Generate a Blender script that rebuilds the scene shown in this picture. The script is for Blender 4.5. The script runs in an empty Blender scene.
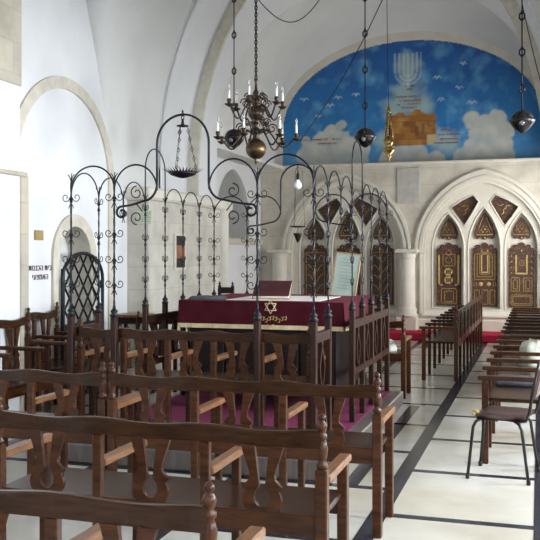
import bpy, math, random
from math import sin, cos, pi, radians, sqrt, atan2
from mathutils import Vector, Matrix, noise
from mathutils.geometry import tessellate_polygon
random.seed(7)
scene = bpy.context.scene
COL = scene.collection

# ------------------------------------------------------------ materials
def new_mat(name):
    m = bpy.data.materials.new(name); m.use_nodes = True
    nt = m.node_tree; b = nt.nodes['Principled BSDF']
    return m, nt, b
def tex_noise(nt, scale, detail=4, stretch=None, rough=.55):
    tc = nt.nodes.new('ShaderNodeTexCoord'); mp = nt.nodes.new('ShaderNodeMapping')
    nt.links.new(tc.outputs['Object'], mp.inputs['Vector'])
    if stretch: mp.inputs['Scale'].default_value = stretch
    n = nt.nodes.new('ShaderNodeTexNoise'); n.inputs['Scale'].default_value = scale
    n.inputs['Detail'].default_value = detail; n.inputs['Roughness'].default_value = rough
    nt.links.new(mp.outputs['Vector'], n.inputs['Vector'])
    return n
def ramp(nt, src, stops):
    r = nt.nodes.new('ShaderNodeValToRGB')
    e = r.color_ramp.elements
    while len(e) < len(stops): e.new(.5)
    for i, (p, c) in enumerate(stops):
        e[i].position = p; e[i].color = (*c, 1)
    nt.links.new(src, r.inputs['Fac']); return r
def bump(nt, b, src, strength, dist=.01):
    bp = nt.nodes.new('ShaderNodeBump'); bp.inputs['Strength'].default_value = strength
    bp.inputs['Distance'].default_value = dist
    nt.links.new(src, bp.inputs['Height']); nt.links.new(bp.outputs['Normal'], b.inputs['Normal'])
def mat_noise(name, c1, c2, scale=6, rough=.6, metal=0, stretch=None, bmp=.15, bd=.01, spec=.5):
    m, nt, b = new_mat(name)
    n = tex_noise(nt, scale, stretch=stretch)
    r = ramp(nt, n.outputs['Fac'], [(.3, c1), (.7, c2)])
    nt.links.new(r.outputs['Color'], b.inputs['Base Color'])
    b.inputs['Roughness'].default_value = rough; b.inputs['Metallic'].default_value = metal
    b.inputs['Specular IOR Level'].default_value = spec
    if bmp: bump(nt, b, n.outputs['Fac'], bmp, bd)
    return m
def mat_brick(name, c1, c2, mortar, bw, bh, axes, msize=.012, rough=.85, nscale=3):
    """coursed masonry; axes picks which object axes run along and up the wall"""
    m, nt, b = new_mat(name)
    tc = nt.nodes.new('ShaderNodeTexCoord'); sp = nt.nodes.new('ShaderNodeSeparateXYZ'); cb = nt.nodes.new('ShaderNodeCombineXYZ')
    nt.links.new(tc.outputs['Object'], sp.inputs[0])
    if axes == 'both':
        add = nt.nodes.new('ShaderNodeMath'); add.operation = 'ADD'
        nt.links.new(sp.outputs['X'], add.inputs[0]); nt.links.new(sp.outputs['Y'], add.inputs[1])
        nt.links.new(add.outputs[0], cb.inputs['X'])
    else: nt.links.new(sp.outputs[axes], cb.inputs['X'])
    nt.links.new(sp.outputs['Z'], cb.inputs['Y'])
    br = nt.nodes.new('ShaderNodeTexBrick'); nt.links.new(cb.outputs[0], br.inputs['Vector'])
    br.inputs['Color1'].default_value = (*c1, 1); br.inputs['Color2'].default_value = (*c2, 1); br.inputs['Mortar'].default_value = (*mortar, 1)
    br.inputs['Scale'].default_value = 1; br.inputs['Mortar Size'].default_value = msize
    br.inputs['Brick Width'].default_value = bw; br.inputs['Row Height'].default_value = bh
    br.inputs['Mortar Smooth'].default_value = .3
    n = tex_noise(nt, nscale, 6)
    r = ramp(nt, n.outputs['Fac'], [(.3, (.78, .76, .74)), (.7, (1.08, 1.08, 1.07))])
    mx = nt.nodes.new('ShaderNodeMix'); mx.data_type = 'RGBA'; mx.blend_type = 'MULTIPLY'; mx.inputs[0].default_value = 1
    nt.links.new(br.outputs['Color'], mx.inputs[6]); nt.links.new(r.outputs['Color'], mx.inputs[7])
    nt.links.new(mx.outputs[2], b.inputs['Base Color'])
    b.inputs['Roughness'].default_value = rough
    bump(nt, b, n.outputs['Fac'], .25, .02)
    return m

M = {}
M['plaster'] = mat_noise('white_plaster', (.66, .675, .70), (.72, .73, .75), 2.2, .9, bmp=.12, bd=.03)
M['vault'] = mat_noise('vault_plaster', (.60, .61, .60), (.67, .675, .67), 1.2, .95, bmp=.15, bd=.03)
M['stone'] = mat_brick('pale_ashlar', (.60, .58, .52), (.54, .52, .465), (.49, .47, .42), .62, .29, 'both', .008)
M['stone_screen'] = mat_brick('screen_ashlar', (.64, .61, .53), (.61, .575, .50), (.54, .50, .435), .78, .33, 'X', .007)
M['stone_rough'] = mat_brick('rough_ashlar', (.52, .47, .37), (.42, .40, .35), (.42, .39, .33), .5, .3, 'Y', .012)
M['stone_smooth'] = mat_noise('carved_limestone', (.60, .57, .50), (.68, .65, .58), 5, .75, bmp=.12)
M['stone_band'] = mat_noise('voussoir_stone', (.50, .465, .39), (.62, .59, .51), 9, .85, bmp=.2)
M['wood'] = mat_noise('bench_wood', (.024, .0075, .003), (.088, .031, .011), 7, .30, stretch=(1, 6, 6), bmp=.05)
M['wood_x'] = mat_noise('bench_wood_long', (.020, .0075, .003), (.056, .022, .008), 6, .27, stretch=(1.2, 9, 9), bmp=.04)
M['wood_arm'] = mat_noise('worn_arm_wood', (.12, .048, .018), (.25, .115, .048), 7, .33, stretch=(9, 1.5, 9), bmp=.05)  # paler than the bench wood: light on the armrests put into the colour
M['wood_dark'] = mat_noise('dark_wood', (.005, .0025, .002), (.014, .006, .004), 5, .42, stretch=(6, 6, 1), bmp=.05)
M['wood_mid'] = mat_noise('railing_wood', (.015, .0045, .0025), (.036, .012, .006), 5, .42, stretch=(6, 6, 1), bmp=.05)
M['wood_light'] = mat_noise('light_wood', (.30, .19, .09), (.45, .30, .16), 5, .5, stretch=(6, 6, 1), bmp=.05)
M['iron'] = mat_noise('wrought_iron', (.003, .003, .005), (.009, .009, .014), 20, .45, 0, bmp=.1)
M['iron'].node_tree.nodes['Principled BSDF'].inputs['Specular IOR Level'].default_value = .3
for k_ in ('wood', 'wood_x', 'wood_mid', 'wood_dark'): M[k_].node_tree.nodes['Principled BSDF'].inputs['Specular IOR Level'].default_value = .28
M['brass'] = mat_noise('aged_brass', (.06, .04, .022), (.15, .095, .045), 12, .33, .9, bmp=.05)
M['lamp_dark'] = mat_noise('blackened_bronze', (.012, .010, .012), (.035, .03, .032), 12, .25, .6, bmp=.05)
M['brass_dark'] = mat_noise('dark_brass', (.030, .020, .016), (.075, .048, .032), 12, .35, .7, bmp=.05)
M['gold'] = mat_noise('gilt', (.38, .26, .09), (.58, .43, .18), 30, .45, .2, bmp=.1)
M['gold_metal'] = mat_noise('polished_gold_brass', (.28, .18, .055), (.58, .41, .15), 20, .25, .9, bmp=.05)
M['panel_wood'] = mat_noise('carved_walnut', (.030, .012, .009), (.10, .040, .022), 30, .55, bmp=.6)
M['panel_gilt'] = mat_noise('dull_gilt_carving', (.20, .115, .035), (.42, .29, .10), 40, .5, .2, bmp=.3)
M['velvet'] = mat_noise('burgundy_velvet', (.036, .0015, .006), (.062, .003, .010), 8, .85, bmp=.1, spec=.2)
M['velvet'].node_tree.nodes['Principled BSDF'].inputs['Sheen Weight'].default_value = .04
M['velvet'].node_tree.nodes['Principled BSDF'].inputs['Sheen Tint'].default_value = (.9, .1, .2, 1)
M['fringe'] = mat_noise('cream_gold_fringe', (.50, .40, .22), (.68, .57, .36), 60, .8, stretch=(1, 1, .1))
M['carpet'] = mat_noise('magenta_carpet', (.15, .028, .07), (.20, .04, .095), 60, .95, bmp=.4, spec=.1)
M['red_cloth'] = mat_noise('red_carpet', (.30, .012, .04), (.40, .025, .065), 40, .9, bmp=.3, spec=.1)
M['paper'] = mat_noise('white_paper', (.72, .71, .68), (.80, .79, .76), 3, .8, bmp=.02)
M['book'] = mat_noise('maroon_leather', (.045, .008, .010), (.075, .012, .014), 20, .5)
M['vinyl'] = mat_noise('brown_vinyl', (.045, .022, .020), (.08, .038, .033), 10, .35, bmp=.05)
M['black_metal'] = mat_noise('black_enamel', (.012, .012, .014), (.02, .02, .022), 10, .3, .3, bmp=0)
M['foam'] = mat_noise('yellow_foam', (.55, .42, .12), (.72, .6, .25), 30, .9)
M['candle'] = mat_noise('white_candle_sleeve', (.80, .80, .78), (.86, .86, .84), 10, .5, bmp=0)
M['gray_plaque'] = mat_noise('grey_slab', (.40, .39, .36), (.50, .49, .455), 8, .7)
M['green_plaque'] = mat_noise('green_plaque', (.48, .54, .40), (.58, .62, .48), 8, .7)
M['gold_plate'] = mat_noise('gold_plate', (.28, .19, .06), (.36, .25, .09), 8, .5, .1)
M['ink'] = mat_noise('dark_brown_lettering', (.06, .03, .03), (.09, .05, .045), 8, .6, bmp=0)
M['ink_red'] = mat_noise('rust_lettering', (.30, .10, .06), (.36, .14, .09), 8, .8, bmp=0)
M['grey_cloth'] = mat_noise('sage_grey_cloth', (.46, .48, .40), (.58, .60, .52), 12, .9)
M['slate_cloth'] = mat_noise('slate_cloth', (.045, .05, .065), (.09, .10, .12), 12, .85)
M['picture'] = mat_noise('orange_brown_picture', (.16, .06, .03), (.42, .17, .07), 7, .6, bmp=0)
M['board'] = mat_noise('pale_green_board', (.30, .38, .34), (.42, .49, .45), 9, .35, bmp=0)
M['board_ink'] = mat_noise('grey_green_print', (.22, .28, .26), (.3, .36, .33), 9, .5, bmp=0)
M['black_stone'] = mat_noise('black_floor_band', (.022, .024, .034), (.04, .042, .055), 6, .22, bmp=.02)
M['platform'] = mat_noise('worn_platform_boards', (.10, .082, .075), (.17, .145, .13), 5, .3, stretch=(8, 1, 1), bmp=.04)
m, nt, b = new_mat('clear_glass'); b.inputs['Base Color'].default_value = (.95, .97, 1, 1); b.inputs['Roughness'].default_value = .05; b.inputs['Transmission Weight'].default_value = .85; M['glass'] = m
m, nt, b = new_mat('white_bulb_glass'); b.inputs['Base Color'].default_value = (.85, .86, .88, 1); b.inputs['Roughness'].default_value = .1; M['bulb'] = m
nt = M['panel_wood'].node_tree; b = nt.nodes['Principled BSDF']; tc = nt.nodes.new('ShaderNodeTexCoord')
vo = nt.nodes.new('ShaderNodeTexVoronoi'); vo.inputs['Scale'].default_value = 26; nt.links.new(tc.outputs['Object'], vo.inputs['Vector'])
rr_ = ramp(nt, vo.outputs['Distance'], [(.16, (1, 1, 1)), (.24, (0, 0, 0))])
mx = nt.nodes.new('ShaderNodeMix'); mx.data_type = 'RGBA'; nt.links.new(rr_.outputs['Color'], mx.inputs[0])
nt.links.new(b.inputs['Base Color'].links[0].from_socket, mx.inputs[6]); mx.inputs[7].default_value = (.30, .18, .06, 1); nt.links.new(mx.outputs[2], b.inputs['Base Color'])
# polished stone slabs
m, nt, b = new_mat('polished_floor_slabs')
n = tex_noise(nt, 2.5, 8); r = ramp(nt, n.outputs['Fac'], [(.3, (.60, .585, .54)), (.7, (.72, .71, .67))])
n2 = tex_noise(nt, .55, 2); r2 = ramp(nt, n2.outputs['Fac'], [(.42, (.80, .76, .68)), (.58, (1, 1, 1))])
mx = nt.nodes.new('ShaderNodeMix'); mx.data_type = 'RGBA'; mx.blend_type = 'MULTIPLY'; mx.inputs[0].default_value = 1
nt.links.new(r.outputs['Color'], mx.inputs[6]); nt.links.new(r2.outputs['Color'], mx.inputs[7]); nt.links.new(mx.outputs[2], b.inputs['Base Color'])
b.inputs['Roughness'].default_value = .2
M['floor'] = m

# ------------------------------------------------------------ mesh builder
class MB:
    def __init__(s): s.v = []; s.f = []; s.s = []
    def add(s, vs, fs, smooth=False, mat=None):
        o = len(s.v)
        if mat is not None: vs = [mat @ Vector(v) for v in vs]
        s.v += [tuple(v) for v in vs]
        s.f += [tuple(i + o for i in f) for f in fs]; s.s += [smooth] * len(fs)
        return s
    def box(s, x0, x1, y0, y1, z0, z1, c=.004, mat=None):
        c = min(c, (x1-x0)*.3, (y1-y0)*.3, (z1-z0)*.3)
        cx, cy, cz = (x0+x1)/2, (y0+y1)/2, (z0+z1)/2; h = ((x1-x0)/2, (y1-y0)/2, (z1-z0)/2)
        vs = []; idx = {}
        for sx in (-1, 1):
            for sy in (-1, 1):
                for sz in (-1, 1):
                    S = (sx, sy, sz)
                    for a in range(3):
                        p = [S[k]*(h[k] - (0 if k == a else c)) for k in range(3)]
                        idx[(S, a)] = len(vs); vs.append((cx+p[0], cy+p[1], cz+p[2]))
        fs = []
        def q(*k):
            fs.append([idx[i] for i in k])
        for a in range(3):
            b_, d = (a+1) % 3, (a+2) % 3
            for sg in (-1, 1):
                loop = []
                for u, w in ((-1, -1), (1, -1), (1, 1), (-1, 1)):
                    S = [0]*3; S[a] = sg; S[b_] = u; S[d] = w; loop.append((tuple(S), a))
                if sg < 0: loop.reverse()
                q(*loop)
        for a in range(3):
            b_, d = (a+1) % 3, (a+2) % 3
            for u in (-1, 1):
                for w in (-1, 1):
                    S0 = [0]*3; S0[a] = -1; S0[b_] = u; S0[d] = w
                    S1 = list(S0); S1[a] = 1
                    lp = [(tuple(S0), b_), (tuple(S1), b_), (tuple(S1), d), (tuple(S0), d)]
                    if u*w < 0: lp.reverse()
                    q(*lp)
        for sx in (-1, 1):
            for sy in (-1, 1):
                for sz in (-1, 1):
                    S = (sx, sy, sz); lp = [(S, 0), (S, 1), (S, 2)]
                    if sx*sy*sz < 0: lp.reverse()
                    q(*lp)
        return s.add(vs, fs, False, mat)
    def tube(s, pts, r, n=6, closed=False, twist=0, smooth=True, mat=None, taper=None):
        P = [Vector(p) for p in pts]; k = len(P); vs = []; fs = []
        prevn = None
        for i in range(k):
            if closed: t = P[(i+1) % k] - P[i-1]
            else: t = P[min(i+1, k-1)] - P[max(i-1, 0)]
            if t.length < 1e-9: t = Vector((0, 0, 1))
            t.normalize()
            if prevn is None:
                a = Vector((0, 0, 1)) if abs(t.z) < .9 else Vector((0, 1, 0))
                nn = t.cross(a).normalized()
            else:
                nn = prevn - t*prevn.dot(t)
                nn = nn.normalized() if nn.length > 1e-6 else t.orthogonal().normalized()
            prevn = nn; bb = t.cross(nn)
            rr = r if taper is None else r*taper[i] if isinstance(taper, list) else r
            for j in range(n):
                an = 2*pi*j/n + twist*i
                vs.append(P[i] + (nn*cos(an) + bb*sin(an))*rr)
        for i in range(k if closed else k-1):
            for j in range(n):
                a, b_ = i*n+j, i*n+(j+1) % n; c, d = ((i+1) % k)*n+(j+1) % n, ((i+1) % k)*n+j
                fs.append((a, b_, c, d))
        if not closed:
            fs.append(tuple(reversed(range(n)))); fs.append(tuple((k-1)*n+j for j in range(n)))
        return s.add(vs, fs, smooth, mat)
    def lathe(s, prof, loc=(0, 0, 0), n=16, mat=None, smooth=True):
        vs = []; fs = []; L = Vector(loc)
        for r, z in prof:
            for j in range(n):
                a = 2*pi*j/n; vs.append(L + Vector((r*cos(a), r*sin(a), z)))
        for i in range(len(prof)-1):
            for j in range(n):
                fs.append((i*n+j, i*n+(j+1) % n, (i+1)*n+(j+1) % n, (i+1)*n+j))
        if prof[0][0] > 1e-4: fs.append(tuple(reversed(range(n))))
        if prof[-1][0] > 1e-4: fs.append(tuple((len(prof)-1)*n+j for j in range(n)))
        return s.add(vs, fs, smooth, mat)
    def sphere(s, c, r, n=16, m=10, sc=(1, 1, 1), mat=None):
        prof = [(max(r*sin(pi*i/m), 1e-5)*1.0, -r*cos(pi*i/m)) for i in range(m+1)]
        o = len(s.v); s.lathe(prof, (0, 0, 0), n)
        for i in range(o, len(s.v)):
            x, y, z = s.v[i]; p = Vector((c[0]+x*sc[0], c[1]+y*sc[1], c[2]+z*sc[2]))
            s.v[i] = tuple(mat @ p if mat else p)
        return s
    def plate(s, outer, holes, t0, t1, mp):
        """outline in (a,b) with holes, thickness t0..t1, mp(a,b,t)->xyz"""
        loops = [outer] + list(holes)
        tri = tessellate_polygon([[Vector((a, b_, 0)) for a, b_ in lp] for lp in loops])
        flat = [p for lp in loops for p in lp]; N = len(flat)
        vs = [mp(a, b_, t0) for a, b_ in flat] + [mp(a, b_, t1) for a, b_ in flat]
        fs = []
        for t in tri:
            fs.append(tuple(t)); fs.append(tuple(i+N for i in reversed(t)))
        o = 0
        for lp in loops:
            n = len(lp)
            for i in range(n):
                j = (i+1) % n; fs.append((o+i, o+j, o+j+N, o+i+N))
            o += n
        return s.add(vs, fs, False)
    def build(s, name, mat, parent=None, origin=None):
        me = bpy.data.meshes.new(name)
        if origin is not None:
            ox, oy, oz = origin; s.v = [(x-ox, y-oy, z-oz) for x, y, z in s.v]
        me.from_pydata(s.v, [], s.f); me.validate()
        if len(me.polygons) == len(s.s): me.polygons.foreach_set('use_smooth', s.s)
        import bmesh as bmm
        bm = bmm.new(); bm.from_mesh(me); bmm.ops.recalc_face_normals(bm, faces=bm.faces); bm.to_mesh(me); bm.free()
        me.materials.append(M[mat] if isinstance(mat, str) else mat)
        o = bpy.data.objects.new(name, me); COL.objects.link(o)
        if origin is not None: o.location = origin
        if parent: o.parent = parent
        return o
def XZ(y0=0, x0=0, z0=0): return lambda a, b_, t: (x0+a, y0+t, z0+b_)
def YZ(x0=0): return lambda a, b_, t: (x0+t, a, b_)
def XY(z0=0): return lambda a, b_, t: (a, b_, z0+t)

def tag(o, label, cat, group=None, kind=None):
    o['label'] = label; o['category'] = cat
    if group: o['group'] = group
    if kind: o['kind'] = kind
    return o
def struct(o): o['kind'] = 'structure'; return o
def thing(name, label, cat, loc=(0, 0, 0), rz=0, group=None):
    o = bpy.data.objects.new(name, None); COL.objects.link(o)
    o.location = loc; o.rotation_euler = (0, 0, rz); o.empty_display_size = .1
    return tag(o, label, cat, group)
def copy_thing(o, loc, rz, label, group=None):
    c = o.copy(); COL.objects.link(c); c.location = loc; c.rotation_euler = (0, 0, rz)
    c['label'] = label
    if group: c['group'] = group
    for ch in list(o.children):
        d = ch.copy(); COL.objects.link(d); d.parent = c
        for g in list(ch.children):
            e = g.copy(); COL.objects.link(e); e.parent = d
    return c

# ------------------------------------------------------------ arch outlines
def ell_arch(cx, a, b, s, n=40, foot=None):
    """points left foot -> over -> right foot"""
    pts = []
    if foot is not None: pts.append((cx-a, foot))
    for i in range(n+1):
        t = pi - pi*i/n; pts.append((cx + a*cos(t), s + b*sin(t)))
    if foot is not None: pts.append((cx+a, foot))
    return pts
def pointed(cx, w, h, s, n=16, foot=None):
    R = (w*w + h*h)/(2*w); e = R - w; pts = []
    if foot is not None: pts.append((cx-w, foot))
    a1 = atan2(h, e)
    for i in range(n+1):
        t = a1*i/n; pts.append((cx + e - R*cos(t), s + R*sin(t)))
    for i in range(n-1, -1, -1):
        t = a1*i/n; pts.append((cx - e + R*cos(t), s + R*sin(t)))
    if foot is not None: pts.append((cx+w, foot))
    return pts
def circle(cx, cz, r, n=16): return [(cx + r*cos(2*pi*i/n), cz + r*sin(2*pi*i/n)) for i in range(n)]
def loft(mb, A, B, smooth=True):
    n = len(A); o = [tuple(p) for p in A] + [tuple(p) for p in B]
    return mb.add(o, [(i, i+1, n+i+1, n+i) for i in range(n-1)], smooth)

# ------------------------------------------------------------ room shell
CX = -2.4
# floor slabs with black inlaid bands
f = MB(); f.box(-6.2, 3.8, -3.2, 17.6, -.12, 0, 0); struct(f.build('floor', 'floor'))
bn = MB()
def band(x0, x1, y0, y1): bn.box(x0, x1, y0, y1, -.02, .0025, 0)
for x in (-4.3, -3.2, -2.08): band(x-.045, x+.045, -3, 16.3)
band(-1.31, -1.2, 5.9, 9.2)
band(-1.0, -.89, -3, 16.3); band(-.03, .085, -3, 16.3); band(1.1, 1.2, -3, 16.3)
for k in range(-5, 10):
    y = 5.29 + 1.15*k; band(-.89, -.03, y-.035, y+.035)
    y2 = 5.87 + 1.15*k
    if y2 < 16: band(-5.0, -1.0, y2-.035, y2+.035)
    band(.085, 3.5, y-.035, y+.035)
tr = bn.build('trim_1', 'black_stone'); struct(tr)

# left wall of the near bay (plate with the doorway), and the wall arch
door = ell_arch(8.63, .40, .42, 1.56, 20)
outer = [(7.0, 0), (8.23, 0)] + door + [(9.03, 0), (11.3, 0), (11.3, 2.45)] + [(6.5+3.1*t, 2.45+3.75*(1-t**3.2)) for t in (1, .97, .94, .9, .86, .8, .74, .66, .56, .45, .3, .0)] + [(6.5, 7.2), (-3.2, 7.2), (-3.2, 0)]
w = MB(); w.plate(outer, [], 0, -.35, YZ(-5.0)); struct(w.build('wall_left', 'plaster'))
w = MB(); w.box(-5.5, -5.27, 8.1, 9.3, .001, 2.3, 0)
struct(w.build('wall_door_niche', 'plaster'))
# large decorative stone arch in the left wall
def arch_band(mb, inner, outr, t0, t1, mp, joints=0):
    mb.plate(inner + outr[::-1], [], t0, t1, mp)
mb = MB(); arch_band(mb, pointed(8.46, .97, .97, 2.46, 20, 2.45), pointed(8.46, 1.10, 1.10, 2.46, 20, 2.45), -.02, .025, YZ(-5.0)); mb.box(-5.02, -4.975, 9.43, 9.56, 0, 2.45, .004)
struct(mb.build('trim_2', 'stone_band'))
mb = MB(); arch_band(mb, ell_arch(8.63, .345, .36, 1.56, 20, .0), ell_arch(8.63, .475, .50, 1.56, 20, .0), -.28, .03, YZ(-5.0))
struct(mb.build('trim_3', 'stone_band'))

# near pier on the left with a rough stone upper part
mb = MB(); mb.box(-5.3, -4.70, 5.2, 7.12, 2.38, 3.2, .005); mb.box(-5.3, -4.70, 5.2, 7.12, 0, 2.36, .005)
struct(mb.build('wall_pier_left', 'plaster'))
mb = MB(); mb.box(-5.3, -4.69, 5.2, 7.14, 3.2, 7.0, .01); mb.box(-5.2, -4.69, 7.125, 7.26, 0, 2.36, .01); mb.box(-5.3, -4.66, 5.15, 7.2, 2.345, 2.385, .01)
struct(mb.build('wall_pier_stone', 'stone_rough'))

# stone pier below the cross arch
mb = MB(); mb.box(-5.5, -4.70, 9.95, 12.9, 0, 2.3, .01)
struct(mb.build('wall_pier_center', 'stone'))
mb = MB(); mb.box(-5.4, -5.04, 9.5, 12.9, 2.3, 3.0, 0); struct(mb.build('wall_spring', 'vault'))
mb = MB(); mb.box(-5.5, -4.64, 9.88, 12.95, 2.3, 2.46, .03); mb.lathe([(.11, 0), (.11, 2.2), (.14, 2.3)], (-4.72, 12.62, 0), 16)
struct(mb.build('trim_4', 'stone_smooth'))
mb = MB(); mb.box(.30, .8, 9.95, 12.9, 0, 2.8, .01); struct(mb.build('wall_pier_right', 'stone'))

# vaults
def near_vault():
    mb = MB(); nx, a, b_, s = 56, 2.64, 3.76, 2.8
    xs = [CX - a*cos(pi*i/nx) for i in range(nx+1)]
    ys = []
    for c in (0.3, 6.5):
        for i in range(33): ys.append(c - 3.1*cos(pi*i/32))
    ys = sorted(set([-2.9] + ys + [9.61 + .2*i for i in range(1, 7)] + [10.98]))
    def z(x, y):
        zx = s + b_*sqrt(max(0, 1-((x-CX)/a)**2))
        zy = 0
        for c in (.3, 6.5):
            q = 1-min(1, abs(y-c)/3.1)**3.2
            if q > 0: zy = 2.45 + 3.75*q
        return max(zx, zy)
    vs = [(x, y, z(x, y)) for y in ys for x in xs]; n = len(xs)
    fs = [(j*n+i, j*n+i+1, (j+1)*n+i+1, (j+1)*n+i) for j in range(len(ys)-1) for i in range(n-1)]
    mb.add(vs, fs, True); return mb
struct(near_vault().build('ceiling', 'vault'))
# plain vault of the side aisle on the right and closing walls, with unseen windows added to let daylight in (outside the photo)
mb = MB(); A = [(x, -2.9, z) for x, z in ell_arch(2.0, 1.75, 1.6, 3.2, 24)]; B = [(x, 11.25, z) for x, z in ell_arch(2.0, 1.75, 1.6, 3.2, 24)]
loft(mb, A, B); struct(mb.build('ceiling_aisle', 'vault'))
win = [[(y-.8, 1.6), (y+.8, 1.6), (y+.8, 4.0), (y-.8, 4.0)] for y in (0.2, 3.6, 7.0, 9.9)]
mb = MB(); mb.plate([(-3.2, 0), (11.4, 0), (11.4, 5.2), (-3.2, 5.2)], win, 0, .4, YZ(3.6)); struct(mb.build('wall_right', 'plaster'))
rw = [[(-4.2, .9), (-2.6, .9), (-2.6, 4.2), (-4.2, 4.2)], [(-1.8, .9), (-.2, .9), (-.2, 4.2), (-1.8, 4.2)]]
mb = MB(); mb.plate([(-5.4, 0), (4.0, 0), (4.0, 7.2), (-5.4, 7.2)], rw, 0, -.3, XZ(-2.9)); struct(mb.build('wall_rear', 'plaster'))
mb = MB(); mb.box(.8, 4.0, 11.25, 11.4, 0, 5.2, 0); struct(mb.build('wall_aisle_end', 'plaster'))
wo = [[(14.0, .9), (16.4, .9), (16.4, 3.1), (14.0, 3.1)]]  # unseen opening added to light the screen from the right
mb = MB(); mb.plate([(12.9, 0), (17.6, 0), (17.6, 6.2), (12.9, 6.2)], wo, 0, .3, YZ(.62)); struct(mb.build('wall_far_right', 'plaster'))
wi = 1  # frames of the added right-hand windows
for y in (0.2, 3.6, 7.0, 9.9):
    mb = MB()
    for a in (-.8, -.02, .76): mb.box(3.72, 3.77, y+a, y+a+.04, 1.6, 4.0)
    for z in (1.6, 2.8, 3.96): mb.box(3.72, 3.77, y-.8, y+.8, z, z+.04)
    struct(mb.build('window_%d' % wi, 'wood_dark')); wi += 1

# cross arch: white order, stone voussoirs, white soffit
E1 = ell_arch(CX, 2.62, 3.70, 2.8, 48, 2.46)
E2 = ell_arch(CX, 2.46, 3.52, 2.8, 48, 2.46)
E3 = ell_arch(CX, 2.50, 2.25, 3.52, 48, 2.46)
mb = MB(); big = [(CX-3.2, 2.46), (CX-3.2, 7.2), (CX+3.2, 7.2), (CX+3.2, 2.46)]
mb.plate(E1 + big[::-1], [], 0, .05, XZ(10.95))
loft(mb, [(x, 10.95, z) for x, z in E1], [(x, 12.0, z) for x, z in E1])
loft(mb, [(x, 12.0, z) for x, z in E2], [(x, 12.9, z) for x, z in E3])
loft(mb, [(x, 12.9, z) for x, z in E3], [(x, 12.9, z) for x, z in ell_arch(CX, 2.9, 3.5, 3.52, 48, 2.46)], False)
struct(mb.build('trim_5', 'plaster'))
mb = MB()
for i in range(len(E1)-1):   # separate voussoir stones
    if i % 2 == 0 or i in (0, len(E1)-2):
        j = min(i+2, len(E1)-1)
    else: continue
    q = [E1[i], E1[j], E2[j], E2[i]]
    c = (sum(p[0] for p in q)/4, sum(p[1] for p in q)/4)
    q = [(c[0]+(p[0]-c[0])*.985, c[1]+(p[1]-c[1])*.985) for p in q]
    mb.plate(q, [], -.012, .05, XZ(11.99))
arch_band(mb, E2, E1, .0, .04, XZ(11.995)); struct(mb.build('trim_6', 'stone_band'))

# far bay: vault, side wall with pointed niche, end wall
LC, LA, LB, LS = -2.5, 2.6, 1.7, 4.18
rim_o = ell_arch(LC, LA+.14, LB+.14, LS, 48, 3.35)
mb = MB(); prev = None
S0 = ell_arch(CX, 2.62, 2.55, 3.5, 48, 3.35)
for k in range(13):
    t = k/12; bul = .55*sin(pi*t)*(1-t*.3)
    ring = []
    for (x0, z0), (x1, z1) in zip(S0, rim_o):
        x = x0+(x1-x0)*t; z = z0+(z1-z0)*t
        up = max(0, (z-3.5)/2.4)
        ring.append((x, 12.9+4.4*t, z + bul*up))
    if prev: loft(mb, prev, ring)
    prev = ring
mb.box(-5.6, -5.0, 12.9, 17.3, 3.35, 3.42, 0); mb.box(.15, .7, 12.9, 17.3, 3.35, 3.42, 0)
struct(mb.build('ceiling_far', 'vault'))
niche = pointed(15.35, .93, 1.02, 2.2, 14, 1.92)
mb = MB(); mb.plate([(12.9, 0), (17.4, 0), (17.4, 3.4), (12.9, 3.4)], [niche], 0, -.08, YZ(-5.5))
struct(mb.build('wall_far_left', 'plaster'))
mb = MB(); mb.box(-6.5, -6.4, 13.9, 17.1, 1.5, 3.4, 0)
loft(mb, [(-5.58, a, b_) for a, b_ in niche], [(-6.45, a, b_) for a, b_ in niche]); struct(mb.build('wall_niche', 'vault'))
mb = MB(); mb.box(-6.4, -5.44, 14.35, 17.15, 1.80, 1.92, .02); struct(mb.build('trim_7', 'stone_band'))
mb = MB(); mb.box(-6.2, 1.0, 17.3, 17.45, 0, 6.6, 0); struct(mb.build('wall_back', 'plaster'))
mb = MB(); arch_band(mb, ell_arch(LC, LA-.005, LB-.005, LS, 48, 3.4), ell_arch(LC, LA+.2, LB+.18, LS, 48, 3.4), -.07, .0, XZ(17.3)); struct(mb.build('trim_8', 'stone_smooth'))

# ------------------------------------------------------------ mural (painted wall lunette)
th = math.atan(269/864); sn, cs = sin(th), cos(th)
def on_plane(u, v, y):   # where a measured point of the photograph lies on the plane y
    t = (u-270)/864; d = y/(cs + t*sn); return (t*d*cs - d*sn, 1.6 + (255-v)*d/864)
YM = 17.27
def blob(x, z, cx, cz, rx, rz):
    return 1 - sqrt(((x-cx)/rx)**2 + ((z-cz)/rz)**2)
clouds = []
for u, v, r in ((306,141,5),(331,131,7),(341,125,6),(340,140,12),(325,148,16),(345,152,18),(310,155,14),(352,160,18),(322,160,16),(362,150,9),
                (472,120,9),(484,124,10),(497,122,11),(503,130,11),(478,134,10),(490,136,15),(500,146,13),(474,148,11),(488,154,16),(506,154,9),(466,158,12),
                (393,160,14),(415,158,16),(435,160,10),(400,152,7)):
    x, z = on_plane(u, v, YM); clouds.append((x, z, r*.0200, r*.0200))
glow = [on_plane(u, v, YM)+(r*.02,) for u, v, r in ((408,78,12),(407,95,18),(400,108,18),(418,108,18),(445,142,16),(385,140,12),(408,66,14))]
wallr = [on_plane(388,146,YM), on_plane(436,114,YM)]
def lerp(a, b_, t): return tuple(a[i]+(b_[i]-a[i])*t for i in range(3))
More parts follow.
